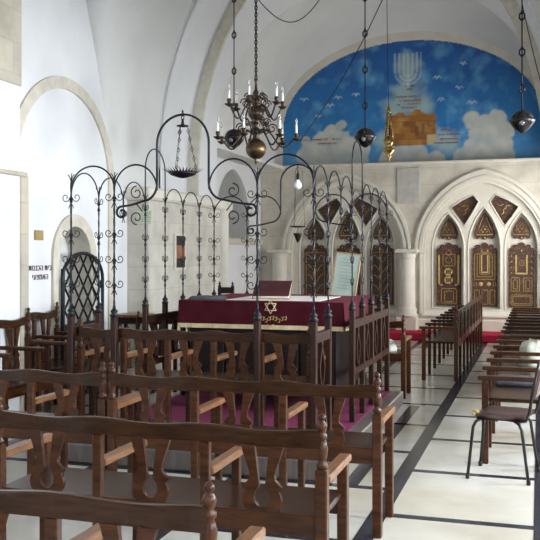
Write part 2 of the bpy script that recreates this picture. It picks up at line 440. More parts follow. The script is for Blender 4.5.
def mural_col(x, z):
    n = noise.fractal(Vector((x*1.3, z*1.3, 3)), 1.0, 2.0, 5); n2 = noise.fractal(Vector((x*4, z*4, 9)), 1.0, 2.0, 4)
    t = (z-3.4)/2.5
    c = lerp((.018, .21, .50), (.006, .085, .33), max(0, min(1, t*1.1 + n*.35)))
    k = max(0, min(1, (n*.6+n2*.5)*1.1 + .05)); c = lerp(c, (.11, .36, .60), min(1, k*1.1))
    if t < .22: c = lerp(c, (.13, .33, .60), (.22-t)/.22*.6)
    k = 0
    for gx, gz, gr in glow: k = max(k, min(1, max(0, 1.15 - sqrt((x-gx)**2+(z-gz)**2)/gr + n2*.3)))
    c = lerp(c, (.33, .46, .46), min(.85, k*1.1))
    k = -1; sh = 0
    for cx, cz, rx, rz in clouds:
        q = blob(x, z, cx, cz, rx, rz) + n2*.24
        if q > k: k = q; sh = (z-cz)/rz + (x-cx)/rx*.3
    if k > -.05:
        tone = lerp((.38, .42, .42), (.56, .56, .50), max(0, min(1, .55+sh*.12+n2*.7)))
        c = lerp(c, tone, min(1, (k+.05)/.16)*.95)
    (x0, z0), (x1, z1) = wallr
    top = z1 + .10*noise.noise(Vector((x*5, 0, 0))) + .07*sin((x-x0)/(x1-x0)*pi)
    if x0 < x < x1 and z0 < z < top:
        row = int((z-z0)/.115); bx = (x - x0 + (row % 2)*.11)/.22
        h = noise.cell(Vector((int(bx)+.5, row+.5, 2)))
        c = lerp((.22, .075, .012), (.42, .19, .03), abs(h)); c = lerp(c, (.55, .33, .09), max(0, n2)*.8)
        if (z-z0) % .115 < .014 or (bx % 1) < .05: c = lerp(c, (.16, .06, .02), .5)
        fx = (x-x0)/(x1-x0); fz = (z-z0)/(z1-z0)
        if .30 < fx < .40 and .62 < fz < .80 or .55 < fx < .62 and .3 < fz < .62 or .70 < fx < .76 and .35 < fz < .7: c = lerp(c, (.10, .05, .03), .7)
        if fx > .82 and fz < .32: c = (.48, .40, .22)
    # menorah of light
    mx, mz = on_plane(408, 72, YM); dx = x-mx; dz = z-mz
    for k in range(4):
        R = .085*k; on = False
        if dz >= -.02 and dz < .36 + .01*k and abs(abs(dx)-R) < .020: on = True
        if dz < 0 and k and abs(sqrt(dx*dx+dz*dz)-R) < .016: on = True
        if k == 0 and -.32 < dz < 0 and abs(dx) < .02: on = True
        if on: c = lerp(c, (.55, .66, .70), .42)
    # gulls
    for u, v, s in ((304,101,.16),(338,99,.13),(356,96,.13),(318,118,.1),(330,107,.14),(437,79,.12),(459,89,.12),(472,104,.14),(463,65,.1),(441,101,.1)):
        gx, gz = on_plane(u, v, YM); s *= .7; q = abs(x-gx)
        if q < s and abs((z-gz) - (.04*sin(q/s*pi)+.01)) < .022*(1-q/s)+.006: c = lerp(c, (.42, .58, .68), .75)
    return c
def mural():
    x0, x1, z0, z1, st = LC-LA, LC+LA, 3.38, LS+LB, .022
    nx = int((x1-x0)/st); nz = int((z1-z0)/st); vs = []; fs = []; cols = []; idm = {}
    def ok(x, z): return abs(x-LC) < LA-.0 and (z < LS or ((x-LC)/LA)**2 + ((z-LS)/LB)**2 < 1.0)
    for j in range(nz+1):
        for i in range(nx+1):
            x, z = x0+i*st, z0+j*st
            if ok(x, z): idm[(i, j)] = len(vs); vs.append((x, YM, z)); cols.append(mural_col(x, z))
    for (i, j) in list(idm):
        k = [(i, j), (i+1, j), (i+1, j+1), (i, j+1)]
        if all(q in idm for q in k): fs.append([idm[q] for q in k])
    mb = MB(); mb.add(vs, fs, False)
    m, nt, b = new_mat('painted_sky_mural'); at = nt.nodes.new('ShaderNodeAttribute'); at.attribute_name = 'paint'
    nt.links.new(at.outputs['Color'], b.inputs['Base Color']); b.inputs['Roughness'].default_value = .6
    o = MB.build(mb, 'sky_mural', m)
    ca = o.data.color_attributes.new('paint', 'FLOAT_COLOR', 'POINT')
    for i, c in enumerate(cols): ca.data[i].color = (*c, 1)
    return o
mu = mural()
mu.location = (0, 0, 0)
tag(mu, 'arched sky blue mural with clouds and a golden wall above the stone screen', 'mural')
def marks(rows, y, hgt, wd, name, mat, parent):
    mb = MB()
    for (u0, u1, v) in rows:
        x0, z = on_plane(u0, v, y); x1, _ = on_plane(u1, v, y); x = x0
        while x < x1:
            w_ = random.uniform(.6, 1.3)*wd
            if random.random() > .16:
                h = hgt*random.uniform(.7, 1)
                mb.box(x, x+w_*.75, y-.004, y, z+hgt*.6, z+hgt*.85, 0); mb.box(x+w_*.5, x+w_*.72, y-.004, y, z+hgt*.85-h*.8, z+hgt*.6, 0)
            x += w_
    return mb.build(name, mat, parent)
marks([(402,415,88),(404,412,91.5),(396,420,99),(399,422,103),(397,419,106.5),(400,416,110),(441,455,132),(438,459,136.5),(440,457,141),(300,340,142),(318,336,145.5),(434,458,145)], 17.262, .055, .036, 'painted_verses', 'ink_red', mu)

# ------------------------------------------------------------ ark screen wall with two traceried windows
YS = 17.0
WC = (-3.70, -1.005)
holes = [pointed(c, 1.13, 1.36, 1.64, 18, .45) for c in WC]
mb = MB(); mb.plate([(-5.55, 0), (.62, 0), (.62, 3.38), (-5.55, 3.38)], holes, 0, .26, XZ(YS))
struct(mb.build('wall_screen', 'stone_screen'))
mb = MB(); mb.box(-5.55, .62, YS-.03, YS+.3, 3.38, 3.43, .01); mb.box(-5.55, .62, YS-.06, YS, 0, .36, .02); mb.box(-5.55, .62, YS-.03, YS, .36, .42, .02)
struct(mb.build('trim_9', 'stone_smooth'))
mb = MB()
for c in WC:   # moulded hoods
    for (w0, h0, w1, h1, pr) in ((1.12, 1.35, 1.17, 1.41, .02), (1.17, 1.41, 1.23, 1.49, .055), (1.23, 1.49, 1.26, 1.53, .03), (1.26, 1.53, 1.315, 1.60, .075)):
        arch_band(mb, pointed(c, w0, h0, 1.64, 20), pointed(c, w1, h1, 1.64, 20), -pr, .05, XZ(YS))
    for w0, w1, pr in ((1.12, 1.17, .02), (1.17, 1.22, .05)):
        for sg in (-1, 1):
            a, b_ = sorted((c+sg*w0, c+sg*w1)); mb.box(a, b_, YS-pr, YS+.03, .45, 1.62, .006)
    mb.add([(c-1.13, YS-.04, .44), (c+1.13, YS-.04, .44), (c+1.13, YS+.2, .56), (c-1.13, YS+.2, .56)], [(0, 1, 2, 3)])
    mb.box(c-1.18, c+1.18, YS-.06, YS+.02, .40, .45, .01)
struct(mb.build('trim_10', 'stone_smooth'))
def column(x, name):
    mb = MB()
    mb.box(x-.20, x+.20, YS-.30, YS+.0, 0, .40, .015)
    mb.lathe([(.20, .40), (.21, .44), (.17, .48), (.19, .53), (.16, .58), (.155, .62), (.15, 1.5), (.15, 1.54), (.17, 1.56), (.155, 1.58), (.19, 1.64)], (x, YS-.12, 0), 24)
    mb.box(x-.22, x+.22, YS-.32, YS, 1.64, 1.71, .015)
    struct(mb.build(name, 'stone_smooth'))
column(-2.45, 'trim_11'); column(-5.05, 'trim_12'); column(.29, 'trim_13')
wn = 11
LAN = [(-.685, 2.42-1.72), (0, 2.52-1.72), (.685, 2.42-1.72)]
DIA = [[(-.605, .88), (-.42, 1.00), (-.23, 1.09), (-.135, .97), (-.24, .78), (-.375, .56), (-.50, .72)],]
DIA.append([(-x, z) for x, z in DIA[0]][::-1])
def grow(poly, k):
    cx = sum(p[0] for p in poly)/len(poly); cz = sum(p[1] for p in poly)/len(poly)
    return [(cx+(x-cx)*k, cz+(z-cz)*k) for x, z in poly]
for wi2, c in enumerate(WC):
    mb = MB(); hs = [pointed(c+dx, .305, h, 1.72, 12, .56) for dx, h in LAN]
    hs += [[(c+x, 1.64+z) for x, z in grow(d, 1.16)] for d in DIA]
    mb.plate(pointed(c, 1.135, 1.365, 1.64, 18, .50), hs, .10, .2, XZ(YS))
    # slim raised ribs along the tracery
    for h in hs:
        mb.tube([(x, YS+.10, z) for x, z in h], .018, 6, closed=True)
    mb.box(c-1.13, c+1.13, YS+.26, YS+.29, .4, 3.1, 0)
    struct(mb.build('window_%d' % (wn+wi2), 'stone_smooth'))

# carved gilt panels of the windows
def scal_main():
    p = [(-.235, .605), (.235, .605), (.235, 1.70)]
    def lobe(cx, cz, r, a0, a1, n=7):
        return [(cx + r*cos(a0+(a1-a0)*i/n), cz + r*sin(a0+(a1-a0)*i/n)) for i in range(n+1)]
    p += lobe(.195, 1.70, .04, 0, pi*.7)
    p += lobe(.125, 1.755, .05, -.2, pi*.95)
    p += lobe(0, 1.775, .07, .1, pi-.1)
    p += lobe(-.125, 1.755, .05, pi*.05, pi+.2)
    p += lobe(-.195, 1.70, .04, pi*.3, pi)
    return p
def scal_up(hw, top):
    p = []
    for cx, r in ((-.135, .045), (0, .06), (.135, .045)):
        p += [(cx*hw/.2 + r*cos(pi+pi*i/8), 1.955 + r*sin(pi+pi*i/8)) for i in range(9)]
    p += [(hw, 2.0)]
    n = 8
    for i in range(1, n): t = i/n; p.append((hw*(1-t)+.035*sin(pi*t), 2.0+(top-2.0)*t))
    p.append((0, top))
    for i in range(n-1, 0, -1): t = i/n; p.append((-(hw*(1-t)+.035*sin(pi*t)), 2.0+(top-2.0)*t))
    p.append((-hw, 2.0))
    return p
YP = YS + .215
def bars(mb, rects, cx, t=.012, fr=.016):
    """hollow rectangles of gilt strip"""
    for x0, x1, z0, z1 in rects:
        mb.box(cx+x0, cx+x1, YP-.012, YP, z0, z0+fr, 0); mb.box(cx+x0, cx+x1, YP-.012, YP, z1-fr, z1, 0)
        mb.box(cx+x0, cx+x0+fr, YP-.012, YP, z0, z1, 0); mb.box(cx+x1-fr, cx+x1, YP-.012, YP, z0, z1, 0)
def ring(mb, x, z, r, t=.008, y=None):
    y = YP if y is None else y
    mb.tube([(x+r*cos(2*pi*i/12), y-.004, z+r*sin(2*pi*i/12)) for i in range(12)], t, 5, closed=True)
def dot(mb, x, z, r=.012): mb.sphere((x, YP-.002, z), r, 8, 6)
side = ['left', 'right']; pos = ['left', 'middle', 'right']
for wi2, c in enumerate(WC):
    for k, (dx, h) in enumerate(LAN):
        cx = c+dx; where = '%s opening of the %s-hand stone window' % (pos[k], side[wi2])
        mb = MB(); mb.plate(scal_main(), [circle(s_*.125, 1.757, .018, 10) for s_ in (-1, 1)], 0, .04, XZ(YP, cx))
        o = mb.build('carved_panel', 'panel_wood', origin=(cx, YP, .605))
        tag(o, 'tall carved gilt panel, ' + where, 'carved panel', 'tall carved panels in the stone windows')
        g = MB(); g2 = MB()
        style = k if wi2 == 1 else k+3
        if style == 0:
            bars(g, [(-.085, .075, 1.20, 1.34), (-.085, .075, 1.04, 1.18)], cx, fr=.03)
            bars(g2, [(-.045, .035, 1.24, 1.30), (-.045, .035, 1.08, 1.14), (-.15, .16, .65, .95), (-.12, .13, 1.38, 1.62), (-.09, .1, .68, .90)], cx)
            g.box(cx-.205, cx-.17, YP-.012, YP, 1.0, 1.60, 0); g.box(cx+.17, cx+.205, YP-.012, YP, 1.0, 1.60, 0); g.box(cx-.205, cx-.12, YP-.012, YP, 1.0, 1.03, 0); g.box(cx+.12, cx+.205, YP-.012, YP, 1.0, 1.03, 0)
            ring(g2, cx, 1.64, .05); ring(g2, cx, 1.5, .06)
        elif style == 1:
            g.box(cx-.07, cx-.045, YP-.012, YP, 1.27, 1.70, 0); g.box(cx+.045, cx+.07, YP-.012, YP, 1.27, 1.70, 0); g.box(cx-.07, cx+.07, YP-.012, YP, 1.25, 1.28, 0)
            bars(g2, [(-.20, .20, 1.12, 1.62), (-.15, .15, 1.17, 1.64), (-.10, .10, 1.22, 1.66), (-.2, -.09, .64, .93), (.09, .2, .64, .93), (-.07, .07, .64, .93)], cx)
            for s_ in (-1, 1): g.sphere((cx+s_*.075, YP, 1.035), .042, 12, 6, (1, .3, 1)); ring(g2, cx+s_*.18, 1.03, .03)
        elif style == 2:
            g.box(cx-.115, cx-.085, YP-.012, YP, 1.25, 1.60, 0); g.box(cx+.085, cx+.115, YP-.012, YP, 1.25, 1.60, 0); g.box(cx-.115, cx+.115, YP-.012, YP, 1.23, 1.26, 0)
            bars(g2, [(-.2, .2, .63, .84), (-.17, .17, .66, .81), (-.2, -.03, .90, 1.17), (.03, .2, .90, 1.17), (-.16, -.07, .94, 1.13), (.07, .16, .94, 1.13)], cx)
            for z in (1.25, 1.36, 1.47, 1.58): dot(g, cx-.185, z, .014); dot(g, cx+.185, z, .014)
            dot(g, cx, 1.68, .02); dot(g2, cx, 1.45, .02); ring(g2, cx, 1.45, .05)
        else:
            for s_ in (-1, 1):
                for q in range(4):
                    z0 = .85+.2*q
                    g.tube([(cx+s_*(.03+.13*t), YP-.004, z0+.15*sin(pi*.5*t)) for t in [i/6 for i in range(7)]], .008, 5)
            g.tube([(cx, YP-.004, .75), (cx, YP-.004, 1.62)], .010, 5)
            bars(g2, [(-.2, .2, .64, 1.66), (-.16, .16, .68, .8)], cx)
            ring(g2, cx, 1.68, .035)
        if style in (0, 1, 2):   # small beads of the carving
            for q in range(9): dot(g2, cx-.215, .68+.11*q, .008); dot(g2, cx+.215, .68+.11*q, .008)
        a = g.build('gilt_ornament', 'gold', o); a.location = (-cx, -YP, -.605)
        a = g2.build('dull_gilt_carving', 'panel_gilt', o); a.location = (-cx, -YP, -.605)
        # upper piece
        top = 2.33 if k != 1 else 2.43; hw = .175 if k != 1 else .20
        mb = MB(); mb.plate(scal_up(hw, top), [], 0, .04, XZ(YP, cx)); o = mb.build('carved_panel', 'panel_wood', origin=(cx, YP, 1.9))
        tag(o, 'small pointed gilt panel, ' + where, 'carved panel', 'small pointed panels in the stone windows')
        g = MB(); dot(g, cx, 2.10, .024); dot(g, cx, 1.93, .022)
        for q in range(6): dot(g, cx+.06*cos(q*pi/3), 2.10+.06*sin(q*pi/3), .012)
        g.box(cx-hw*.8, cx+hw*.8, YP-.01, YP, 1.985, 2.0, 0)
        for s_ in (-1, 1):
            g.tube([(cx+s_*hw*.75, YP-.003, 2.03), (cx+s_*.03, YP-.003, top-.1)], .006, 5)
            g.tube([(cx+s_*.10, YP-.003, 2.03), (cx+s_*.07, YP-.003, 2.10), (cx+s_*.04, YP-.003, 2.03)], .008, 5)
        a = g.build('gilt_ornament', 'gold' if k == 1 else 'panel_gilt', o); a.location = (-cx, -YP, -1.9)
    for k, d in enumerate(DIA):
        mb = MB(); mb.plate([(x, z) for x, z in d], [], 0, .05, XZ(YP-.03, c, 1.64)); o = mb.build('carved_panel', 'panel_wood', origin=(c, YP-.03, 1.64))
        tag(o, '%s four-sided gilt panel near the apex of the %s-hand stone window' % (pos[k*2], side[wi2]), 'carved panel', 'four-sided panels at the window heads')
        g = MB(); cx = c + sum(p[0] for p in d)/7; cz = 1.64 + sum(p[1] for p in d)/7
        dd = 1 if k else -1
        if wi2 == 0:
            for q in (-1, 0, 1): g.tube([(cx-.09, YP-.036, cz+.05+q*.05-.04), (cx+.02, YP-.036, cz+.08+q*.05-.04), (cx+.02, YP-.036, cz+.05+q*.05-.04)], .008, 5)
            g.tube([(cx-.1, YP-.036, cz-.06), (cx-.02, YP-.036, cz-.12), (cx+.08, YP-.036, cz+.02)], .009, 5)
        else:
            g.tube([(cx+.10*dd+.02, YP-.036, cz+.04), (cx+.05, YP-.036, cz+.06), (cx+.04, YP-.036, cz), (cx-.01, YP-.036, cz-.02), (cx+.0, YP-.036, cz-.09), (cx-.05, YP-.036, cz-.12)], .011, 6)
            g.tube([(cx-.12, YP-.036, cz+.09), (cx-.07, YP-.036, cz+.05), (cx, YP-.036, cz+.08)], .007, 5)
        a = g.build('gilt_ornament', 'gold' if wi2 and k else 'panel_gilt', o); a.location = (-c, -(YP-.03), -1.64)

# red carpeted step in front of the screen
mb = MB(); mb.box(-5.2, -.02, 16.15, 16.92, .0025, .15, .02); tag(mb.build('carpeted_step', 'red_cloth', origin=(-2.6, 16.5, .0025)), 'low red carpeted step along the foot of the stone window screen', 'step')
x0, z0 = on_plane(420, 203, 16.99); x1, z1 = on_plane(397, 168, 16.99)
mb = MB(); mb.box(x1, x0, 16.975, 16.999, z0, z1, .006); tag(mb.build('stone_plaque', 'gray_plaque', origin=(x1, 16.99, z0)), 'square grey stone plaque on the screen between the two arched windows', 'plaque')

# ------------------------------------------------------------ left wall: gate, plate, lettering
t = thing('iron_gate', 'black iron lattice gate with arched top closing the doorway in the left wall', 'gate', (-4.94, 8.735, 0))
arch = ell_arch(0, .455, .30, 1.32, 20, .03)
mb = MB(); mb.tube([(0, a, b_) for a, b_ in arch], .022, 6, closed=True); mb.box(-.015, .015, -.43, .43, .80, .84); mb.tube([(0, -.43, .03), (0, .43, .03)], .02, 6)
mb.box(-.02, .02, -.455, -.425, 0, 1.45); mb.build('frame', 'iron', t)
def inside(a, b_):
    if abs(a) > .43 or b_ < .03: return False
    if b_ <= 1.32: return True
    return (a/.455)**2 + ((b_-1.32)/.30)**2 < 1
mb = MB()
for sg in (-1, 1):
    for k in range(-8, 20):
        b0 = k*.255; seg = []
        for i in range(200):
            a = -.43+.86*i/199; b_ = b0 + sg*(a)*1.25 + (0 if sg > 0 else 0)
            if inside(a, b_): seg.append((a, b_))
        if len(seg) > 6: mb.tube([(.012*sg, *seg[0]), (.012*sg, *seg[-1])], .0145, 4, smooth=False)
mb.build('lattice', 'iron', t)
def on_x(u, v, X):   # the point of the plane x = -X seen at (u, v) of the photograph
    t_ = (u-270)/864; d = -X/(t_*cs - sn); return (t_*d*sn + d*cs, 1.6+(255-v)*d/864)
y0, z0 = on_x(34, 240, 5); y1, z1 = on_x(42, 230.5, 5)
mb = MB(); mb.box(-4.998, -4.98, y0, y1, z0, z1, .003); tag(mb.build('brass_plate', 'gold_plate', origin=(-4.99, y0, z0)), 'small square gold plate on the white wall above the lettering', 'plate')
def text(body, loc, rot, size, mat, name, parent=None, align='CENTER', ext=.002):
    cu = bpy.data.curves.new(name, 'FONT'); cu.body = body; cu.size = size; cu.align_x = align; cu.extrude = ext; cu.offset = .0004; cu.space_character = 1.08
    tmp = bpy.data.objects.new(name, cu); COL.objects.link(tmp); bpy.context.view_layer.update()
    dg = bpy.context.evaluated_depsgraph_get(); me = bpy.data.meshes.new_from_object(tmp.evaluated_get(dg))
    bpy.data.objects.remove(tmp); me.materials.clear(); me.materials.append(M[mat])
    o = bpy.data.objects.new(name, me); COL.objects.link(o); o.location = loc; o.rotation_euler = rot
    if parent: o.parent = parent
    return o
yt, zt = on_x(40, 270.5, 5); yt2, zt2 = on_x(40, 279.5, 5)
lt = thing('wall_lettering', 'two lines of dark brown Hebrew lettering on the white left wall beside the doorway', 'lettering', (-4.995, yt, zt))
text('בית הכנסת'[::-1], (0, 0, 0), (pi/2, 0, pi/2), .088, 'ink', 'letters', lt)
text('האמצעי'[::-1], (0, 0, zt2-zt), (pi/2, 0, pi/2), .088, 'ink', 'letters', lt)

# pier: green plaque, framed picture, little table
mb = MB(); a0 = on_plane(137, 224, 9.94); a1 = on_plane(152, 211, 9.94)
t = thing('green_plaque', 'small pale green plaque with faint writing on the stone pier face', 'plaque', (a0[0], 9.94, a0[1]))
W_, H_ = a1[0]-a0[0], a1[1]-a0[1]
MB().box(0, W_, -.012, .008, 0, H_, .003).build('board', 'green_plaque', t)
mb = MB()
for k in range(5): mb.box(.03, W_-.03-.02*(k % 2), -.015, -.012, H_-.03-.026*k, H_-.022-.026*k, 0)
mb.build('writing', 'board_ink', t)
y0, z0 = on_x(173.5, 270, 4.7); y1, z1 = on_x(184.5, 234, 4.7)
t = thing('framed_picture', 'orange and brown picture in a pale frame hanging on the side of the stone pier', 'picture', (-4.70, y0, z0))
W_, H_ = y1-y0, z1-z0
MB().box(.0, .03, 0, W_, 0, H_, .006).build('frame', 'stone_smooth', t); MB().box(.03, .034, .03, W_-.06, .03, H_-.03, .001).build('canvas', 'picture', t)
for z_ in (H_-.16, .03): MB().box(.034, .036, .03, W_-.06, z_, z_+.13, .001).build('dark_band', 'wood_dark', t)
t = thing('side_table', 'small wooden side table standing against the stone pier', 'table', (-4.80, 9.66, 0))
MB().box(-.19, .22, -.18, .2, .84, .875, .006).build('tabletop', 'wood_arm', t)
MB().box(-.15, .15, -.12, .14, .76, .84, .004).build('apron', 'wood_mid', t)
for sx in (-1, 1):
    for sy in (-1, 1): MB().box(sx*.14-.02, sx*.14+.02, .01+sy*.12-.02, .01+sy*.12+.02, 0, .80, .004).build('leg', 'wood_mid', t)

# ------------------------------------------------------------ benches
def splat_poly():
    R = [(x, -.33*f_) for x, f_ in ((.095, 0), (.085, .12), (.066, .3), (.056, .42), (.058, .50), (.074, .56), (.088, .60), (.085, .64), (.074, .67), (.082, .73), (.088, .80), (.084, .9), (.068, .97), (.045, 1.0))]
    I = [(x, -.33*f_) for x, f_ in ((.034, 0), (.023, .3), (.014, .58), (.018, .63), (.031, .68), (.038, .76), (.033, .84), (.019, .90), (.006, .92))]
    out = R + [(-x, z) for x, z in R[::-1]]
    return out + [(-x, z) for x, z in I] + I[::-1]
FIN = [(.017, .70), (.025, .712), (.025, .722), (.016, .733), (.022, .755), (.026, .785), (.020, .812), (.014, .822), (.022, .83), (.022, .845), (.013, .853), (.018, .862), (.023, .88), (.017, .895), (.010, .902), (.016, .912), (.017, .92), (.009, .932), (.0001, .936)]
def sc_prof(p, k): return [(r, z*k) for r, z in p]
def make_bench(n, bay, label, loc, rz, group=None, hb=.85, name='wooden_bench', dep=.43, cat='bench', arm='wood_arm'):
    t = thing(name, label, cat, loc, rz, group); L = n*bay; k = hb/.85
    # wavy top rail
    N = 10*n; top = []; bot = []
    for i in range(N+1):
        x = L*i/N; wv = cos(2*pi*x/bay)
        top.append((x, hb+.006+.010*wv)); bot.append((x, hb-.066+.005*wv))
    mb = MB()
    ring_ = []
    for i in range(N+1):
        x = L*i/N; cv = -.012*cos(2*pi*x/bay); zt_, zb_ = top[i][1], bot[i][1]
        ring_.append([(x, cv-.014, zb_), (x, cv+.016, zb_), (x, cv+.018, zt_-.006), (x, cv+.010, zt_), (x, cv-.010, zt_), (x, cv-.017, zt_-.006)])
    vs = [p for r_ in ring_ for p in r_]; fs = []
    for i in range(N):
        for j in range(6): fs.append((i*6+j, i*6+(j+1) % 6, (i+1)*6+(j+1) % 6, (i+1)*6+j))
    fs += [tuple(range(6)), tuple(N*6+j for j in range(6))]
    mb.add(vs, fs, False); mb.build('top_rail', 'wood_x', t)
    mb = MB(); mb.box(.0, L, .0, dep, .475, .502, .008); mb.build('seat', 'wood_x', t)
    mb = MB(); mb.box(.02, L-.02, -.012, .012, .41, .503, .004); mb.box(.02, L-.02, dep-.035, dep-.012, .395, .475, .004); mb.build('seat_frame', 'wood', t)
    for i in range(n):
        mb = MB(); mb.plate(splat_poly(), [], -.011, .011, lambda a, b_, tt, i=i: ((i+.5)*bay+a, tt, (hb-.068) + b_*(hb-.066-.497)/.33)); mb.build('splat', 'wood', t)
    for i in range(n+1):
        x = min(max(i*bay, .0), L)
        if i in (0, n):
            mb = MB(); mb.box(x-.026, x+.026, -.026, .026, 0, .70*k, .005); mb.lathe(sc_prof(FIN, k), (x, 0, 0), 12)
            mb.build('back_post', 'wood', t)
            MB().box(x-.024, x+.024, dep-.05, dep, 0, .655*k-.018, .005).build('leg', 'wood', t)
        else:
            MB().box(x-.022, x+.022, -.018, .018, .0, hb-.064, .004).build('upright', 'wood', t)
            MB().box(x-.02, x+.02, dep-.045, dep-.005, .0, .655*k-.018, .004).build('leg', 'wood', t)
        za = .655*k
        MB().box(x-.030, x+.030, .018, dep+.03, za-.022, za+.012, .006).build('armrest', arm, t)
    return t
RX = -.885
BY = .545
make_bench(3, .52, 'nearest dark wooden bench, cropped by the bottom left corner, seen from behind', (RX-.04-3*.52, 2.37, 0), 0, 'high-backed wooden benches with lyre splats')
make_bench(3, .525, 'second wooden bench from the camera, its turned right post in the lower middle', (RX+.015-3*.525, 3.53, 0), 0, 'high-backed wooden benches with lyre splats')
make_bench(3, .557, 'third wooden bench from the camera, ending at the free turned post beside the aisle', (RX+.01-3*.557, 4.86, 0), 0, 'high-backed wooden benches with lyre splats')
make_bench(3, .515, 'bench at the left in the third row, its end post beside its neighbour', (RX-3*.557-.055-3*.515, 4.86, 0), 0, 'high-backed wooden benches with lyre splats')
make_bench(3, .53, 'wooden bench behind the railed platform with one end showing beside the aisle', (-1.44-3*.53, 9.62, 0), 0, 'high-backed wooden benches with lyre splats')
make_bench(3, .475, 'wooden bench in the far left corner in front of the stone pier, behind the railings', (-4.68, 10.62-1.15, 0), 0, 'high-backed wooden benches with lyre splats').location = (-4.55, 9.35, 0)
make_bench(1, .6, 'short wooden bench between the left wall and the railed platform', (-3.66-.6, 7.30, 0), 0, 'high-backed wooden benches with lyre splats')
# long benches beside the aisle, all facing left
g_a = 'long benches standing along the aisle'
make_bench(8, .61, 'long wooden bench left of the aisle, running from mid-room to the stone screen', (-1.0, 11.12, 0), pi/2, g_a, hb=.88, arm='wood')
make_bench(6, .585, 'near long bench at the right edge with wide armrests in steps, beside the black chair', (.04, 6.83, 0), pi/2, g_a, hb=.86, dep=.46, arm='wood')
make_bench(9, .60, 'far long bench at the right edge, running up to the stone screen', (.04, 10.44, 0), pi/2, g_a, hb=.86, dep=.46, arm='wood')
# wall benches on the left
make_bench(3, .5, 'wooden bench against the near white pier at the left edge', (-4.66, 7.20, 0), -pi/2, 'benches against the left wall', hb=1.0, dep=.45, arm='wood')
make_bench(2, .44, 'short wooden bench against the left wall beside the lattice gate', (-4.93, 8.16, 0), -pi/2, 'benches against the left wall', hb=1.0, dep=.45, arm='wood')

# ------------------------------------------------------------ railed reading platform
XL, XR, YN, YF, PZ = -3.5, -1.54, 6.0, 9.12, .15
mb = MB(); mb.box(XL-.12, XR+.16, YN-.10, YF+.10, .0025, PZ, .01); tag(mb.build('platform', 'platform', origin=(-2.5, 7.5, .0025)), 'low grey boarded platform under the iron-railed enclosure', 'platform')
mb = MB(); mb.box(XL-.05, XR+.04, YN-.04, YF+.03, PZ, PZ+.008, .002); tag(mb.build('carpet', 'carpet', origin=(-2.5, 7.5, PZ)), 'magenta carpet covering the floor of the railed platform', 'carpet')
CZ = PZ+.008
FX = [-3.5, -3.125, -2.765, -2.345, -1.965, -1.54]       # front iron positions
SY = [YN + (YF-YN)*i/7 for i in range(8)]
BX = [XL + (XR-XL)*i/5 for i in range(6)]
bal = thing('wooden_railing', 'dark wooden railing of posts and teardrop balusters around the reading platform', 'railing', (-2.52, 7.56, CZ))
O = Vector((-2.52, 7.56, CZ))
def loc_(p): return (p[0]-O.x, p[1]-O.y, p[2]-O.z)
posts = [(FX[0], YN), (FX[1], YN), (FX[4], YN), (FX[5], YN)] + [(BX[0], YF), (BX[1], YF), (BX[4], YF), (BX[5], YF)]
for X in (XL, XR): posts += [(X, SY[i]) for i in (1, 3, 4, 5, 6)]
for (x, y) in posts:
    mb = MB(); a = loc_((x, y, 0)); mb.box(a[0]-.024, a[0]+.024, a[1]-.024, a[1]+.024, 0, 1.125-CZ, .006); p = mb.build('post', 'wood_mid', bal)
    mb = MB(); mb.lathe([(.026, 1.12), (.034, 1.128), (.034, 1.140), (.020, 1.15), (.028, 1.162), (.028, 1.172), (.014, 1.185), (.009, 1.21)], (a[0], a[1], -CZ), 10); mb.build('post_cap', 'iron', p)
def tear(w_, h_, n=16):
    pts = []
    for i in range(n):
        t_ = 2*pi*i/n; pts.append((w_*sin(t_)*(.55+.45*(1-cos(t_))/2+.0), -h_*cos(t_)))
    return [(x*(1.0 if z < 0 else (1-.75*(z/h_))), z) for x, z in pts]
def panel(p0, p1, nb=1):
    p0 = Vector((*p0, 0)); p1 = Vector((*p1, 0)); d = (p1-p0); L = d.length; d.normalize(); nrm = Vector((-d.y, d.x, 0))
    mp = lambda a, b_, t_: loc_(p0 + d*a + nrm*t_ + Vector((0, 0, b_)))
    for z0, z1, tt in ((.965, 1.035, .022), (.56, .615, .018)):
        mb = MB(); mb.plate([(.026, z0), (L-.026, z0), (L-.026, z1), (.026, z1)], [], -tt, tt, mp); mb.build('rail', 'wood_mid', bal)
    mb = MB(); c = L/2
    outer = [(c+x, .775+z) for x, z in tear(.112, .165)]; inner = [(c+x, .762+z) for x, z in tear(.078, .122)]
    mb.plate(outer, [inner], -.012, .012, mp)
    mb.plate([(c-.018, .92), (c+.018, .92), (c+.03, .966), (c-.03, .966)], [], -.012, .012, mp)
    mb.plate([(c-.04, .612), (c+.04, .612), (c+.02, .635), (c-.02, .635)], [], -.012, .012, mp); mb.build('baluster', 'wood_mid', bal)
for X in (XL, XR):
    panel((X, SY[0]), (X, SY[1]))
    for i in (3, 4, 5, 6): panel((X, SY[i]), (X, SY[i+1]))
panel((BX[0], YF), (BX[1], YF)); panel((BX[1], YF), (BX[4], YF)); panel((BX[4], YF), (BX[5], YF))
# the bench built along the front of the platform
tb = make_bench(5, (XR-XL-.09)/5, 'dark wooden bench with lyre splats standing along the front edge of the platform', (XL+.045, YN+.07, CZ), 0, 'high-backed wooden benches with lyre splats', hb=.86)

